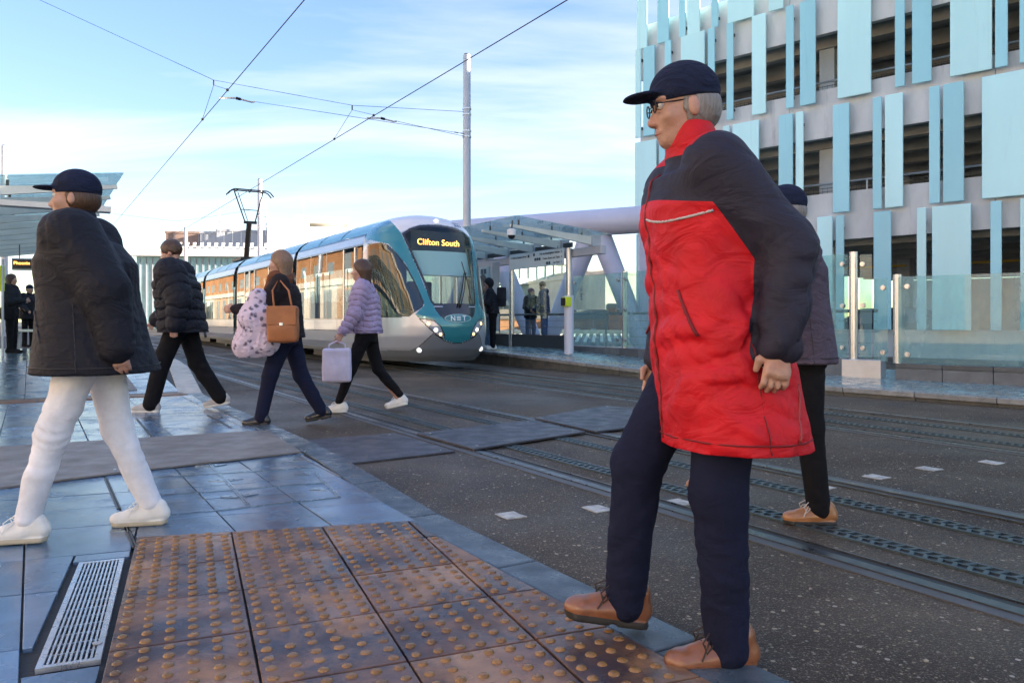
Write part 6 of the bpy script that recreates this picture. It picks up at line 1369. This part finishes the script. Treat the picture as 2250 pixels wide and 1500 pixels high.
q = D(622, 712, p3.y - .40); h = W2(M3, J3['shoL']); bag('handbag', 'tan leather shoulder bag at the hip of the walker with the brown scarf', tuple(q), (.27, .12, .33), mat('tan bag leather', (.36, .13, .045), .5, var=.15, vs=8, bump=.1, bs=120), (h.x + .01, h.y - .05, h.z + .03), R(4))
# pale spotted fleece over the walker's arm
SPOT = bpy.data.materials.new('spotted fleece'); SPOT.use_nodes = True; t_ = SPOT.node_tree; bs_ = t_.nodes['Principled BSDF']; bs_.inputs['Roughness'].default_value = .95
tcx = t_.nodes.new('ShaderNodeTexCoord'); vo = t_.nodes.new('ShaderNodeTexVoronoi'); vo.inputs['Scale'].default_value = 17; vo.inputs['Randomness'].default_value = .9; nzz = t_.nodes.new('ShaderNodeTexNoise'); nzz.inputs['Scale'].default_value = 26; t_.links.new(tcx.outputs['Object'], nzz.inputs['Vector']); vmx = t_.nodes.new('ShaderNodeMix'); vmx.data_type = 'VECTOR'; vmx.inputs[0].default_value = .045; t_.links.new(tcx.outputs['Object'], vmx.inputs[4]); t_.links.new(nzz.outputs['Color'], vmx.inputs[5]); t_.links.new(vmx.outputs[1], vo.inputs['Vector'])
rp = t_.nodes.new('ShaderNodeValToRGB'); rp.color_ramp.elements[0].position = .22; rp.color_ramp.elements[1].position = .42; rp.color_ramp.elements[0].color = (.13, .11, .16, 1); rp.color_ramp.elements[1].color = (.62, .52, .62, 1)
t_.links.new(vo.outputs['Distance'], rp.inputs[0]); t_.links.new(rp.outputs[0], bs_.inputs['Base Color'])
FF = Field((-.28, -.22, -.48), (.28, .22, .2), .011); FF.cap((-.02, 0, .08), (-.06, 0, -.12), .085, .13, .05).cap((-.06, .02, -.12), (-.10, .02, -.36), .13, .15, .05).cap((.03, 0, -.1), (.06, 0, -.34), .11, .12, .05); FF.folds(.035, 17, 3, (1.3, 1.3, .4)); FF.folds(.012, 80, 8, (1, 1, 1), .2)
hb = D(572, 672, p3.y - .28); t = thing('spotted_fleece', 'pale fluffy fleece with dark spots hanging from the walker with the brown scarf', 'garment', (hb.x, hb.y, .55)); field_part(FF, 'fleece', SPOT, t, Matrix.Translation(hb))
h = W2(M4, J4['wriL'] + J4['hdL'] * .09); bag('carrier_bag', 'pale lilac carrier bag in the hand of the lilac puffer walker', (h.x, h.y - .02, h.z - .26), (.30, .12, .36), mat('pale carrier', (.55, .52, .68), .5, var=.1, vs=6, bump=.2, bs=30), (h.x, h.y, h.z), R(8))
# -- waiting on the far platform
def plat_pt(px, py): return G(px, py, .315)
pw = plat_pt(1166, 754)
person('woman in a black coat, purple hat and sunglasses facing the man in the blue puffer', (pw.x, pw.y, .315), R(-55), 1.66, dict(armL=8, elbL=55, armR=8, elbR=55, sprL=16, sprR=16, inL=25, inR=25, abdL=4, abdR=4, lean=2, hyaw=30, hpitch=-8), dict(legs=dict(m=JEAN, cuff=.06), coat=dict(m=BLKC, hem=.46, ease=.04, arm=1.2, collar=.05), shoes=dict(m=mat('grey trainer', (.45, .43, .40), .6, var=.15, vs=16), sole=WSH), hair=dict(style='beanie', m=cloth('purple beanie', (.10, .035, .09)), under=HBRN), glasses=1, scarf=dict(m=cloth('slate scarf', (.06, .08, .10)))), res=.014)
pm = plat_pt(1196, 756)
person('man in a navy quilted jacket and jeans with his back to the glass', (pm.x, pm.y, .315), R(165), 1.82, dict(armL=2, elbL=50, armR=2, elbR=40, sprL=14, sprR=14, abdL=3, abdR=3, lean=3, hyaw=10, hpitch=14), dict(legs=dict(m=JEAN, cuff=.062), coat=dict(name='puffer_jacket', m=cloth('navy nylon', (.03, .045, .11), .6, .35, 16), hem=.5, ease=.045, arm=1.25, quilt=(.016, .07), fold=.006, hood='down'), shoes=dict(m=mat('green trainer', (.07, .12, .11), .6), sole=SOLE), hair=dict(style='short', m=HBRN)), res=.014)
ph = plat_pt(1082, 768)
bh, Jh, Mh = person('hooded person in a black puffer looking at a phone beside the tram front', (ph.x, ph.y + .3, .315), R(185), 1.70, dict(armL=15, elbL=85, armR=15, elbR=80, sprL=10, sprR=10, lean=8, hpitch=30, hyaw=10), dict(legs=dict(m=BLKT, w=1.1, cuff=.065), coat=dict(name='puffer_jacket', m=BLKC, hem=.5, ease=.05, arm=1.3, quilt=(.016, .075), hood='up', fold=.006), shoes=dict(m=WSH, sole=WSH), hair=dict(style='none', m=HBLK)), res=.014)
bk = W2(Mh, Jh['chest'] + np.array([-.26, 0, .02])); bag('backpack', 'black backpack on the hooded phone user', (bk.x, bk.y, bk.z), (.22, .26, .46), BLKC, None, 0)
hh = W2(Mh, (Jh['wriL'] + Jh['wriR']) / 2 + np.array([.09, 0, .02])); t = MB().box((hh.x, hh.y, hh.z), (.012, .07, .14), .3).build('phone', BLACK, None, bev=.004); tag(t, 'dark phone held by the hooded person', 'phone')
person('person in pale denim half hidden by the hooded phone user', (ph.x - .12, ph.y + .95, .315), R(200), 1.62, dict(armL=5, elbL=30, armR=5, elbR=30, lean=2), dict(legs=dict(m=cloth('pale denim', (.16, .25, .38)), cuff=.06), coat=dict(m=cloth('pale blue shirt', (.48, .55, .66)), hem=.48, ease=.03), shoes=dict(m=WSH, sole=WSH), hair=dict(style='long', m=HBLK)), res=.016)
# -- waiting on the near platform at the left
pg = G(26, 776, .32)
bg_, Jg, Mg = person('young woman with brown hair, black hoodie and dark trousers waiting at the left edge', (pg.x, pg.y, .32), R(12), 1.66, dict(armL=14, elbL=85, armR=14, elbR=80, inL=40, inR=40, sprL=8, sprR=8, abdL=2, abdR=1, lean=-2), dict(legs=dict(m=BLKT, w=1.05, cuff=.058, hem=.05), coat=dict(name='hoodie', m=cloth('black hoodie', (.018, .02, .026)), hem=.585, ease=.045, arm=1.2, hood='down'), shoes=dict(m=BLKT, sole=SOLE), hair=dict(style='long', m=HBRN)), res=.012)
hg = W2(Mg, Jg['pel'] + np.array([.02, -.24, .0])); bag('shoulder_bag', 'dark shoulder bag with a pale strap on the waiting young woman', (hg.x, hg.y, hg.z - .05), (.28, .12, .26), BLKT, (hg.x - .04, hg.y + .12, 1.62), R(12))
for px, py, lab, hs, m_, dy in ((62, 768, 'person in black with a dark hat seated farther along the left platform', 'beanie', BLKC, 1.7), (84, 764, 'person in a dark coat standing farther along the left platform', 'short', cloth('dark slate coat', (.03, .035, .05)), 3.2)):
    q = G(px, py, .32); q = q * ((q.y + dy) / q.y)
    person(lab, (q.x, q.y, .32), R(-20), 1.60 if dy < 2 else 1.68, dict(armL=10, elbL=50, armR=10, elbR=50, lean=4), dict(legs=dict(m=BLKT, cuff=.06), coat=dict(m=m_, hem=.45, ease=.05, arm=1.2), shoes=dict(m=BLKT, sole=SOLE), hair=dict(style=hs, m=HBLK if hs == 'short' else NVC, under=HBRN)), res=.016)
# -- passenger behind a tram window
pp = TP(-4.6, -.72, .37); person('passenger in dark clothes sitting behind the tram side window', (pp.x, pp.y, .30), math.atan2(-CT, ST), 1.66, dict(hipL=85, kneeL=85, hipR=85, kneeR=85, armL=20, elbL=60, armR=20, elbR=60, lean=-4), dict(legs=dict(m=BLKT), coat=dict(m=NAVY, hem=.30, ease=.02), shoes=dict(m=BLKT, sole=SOLE), hair=dict(style='short', m=HBLK)), res=.018)
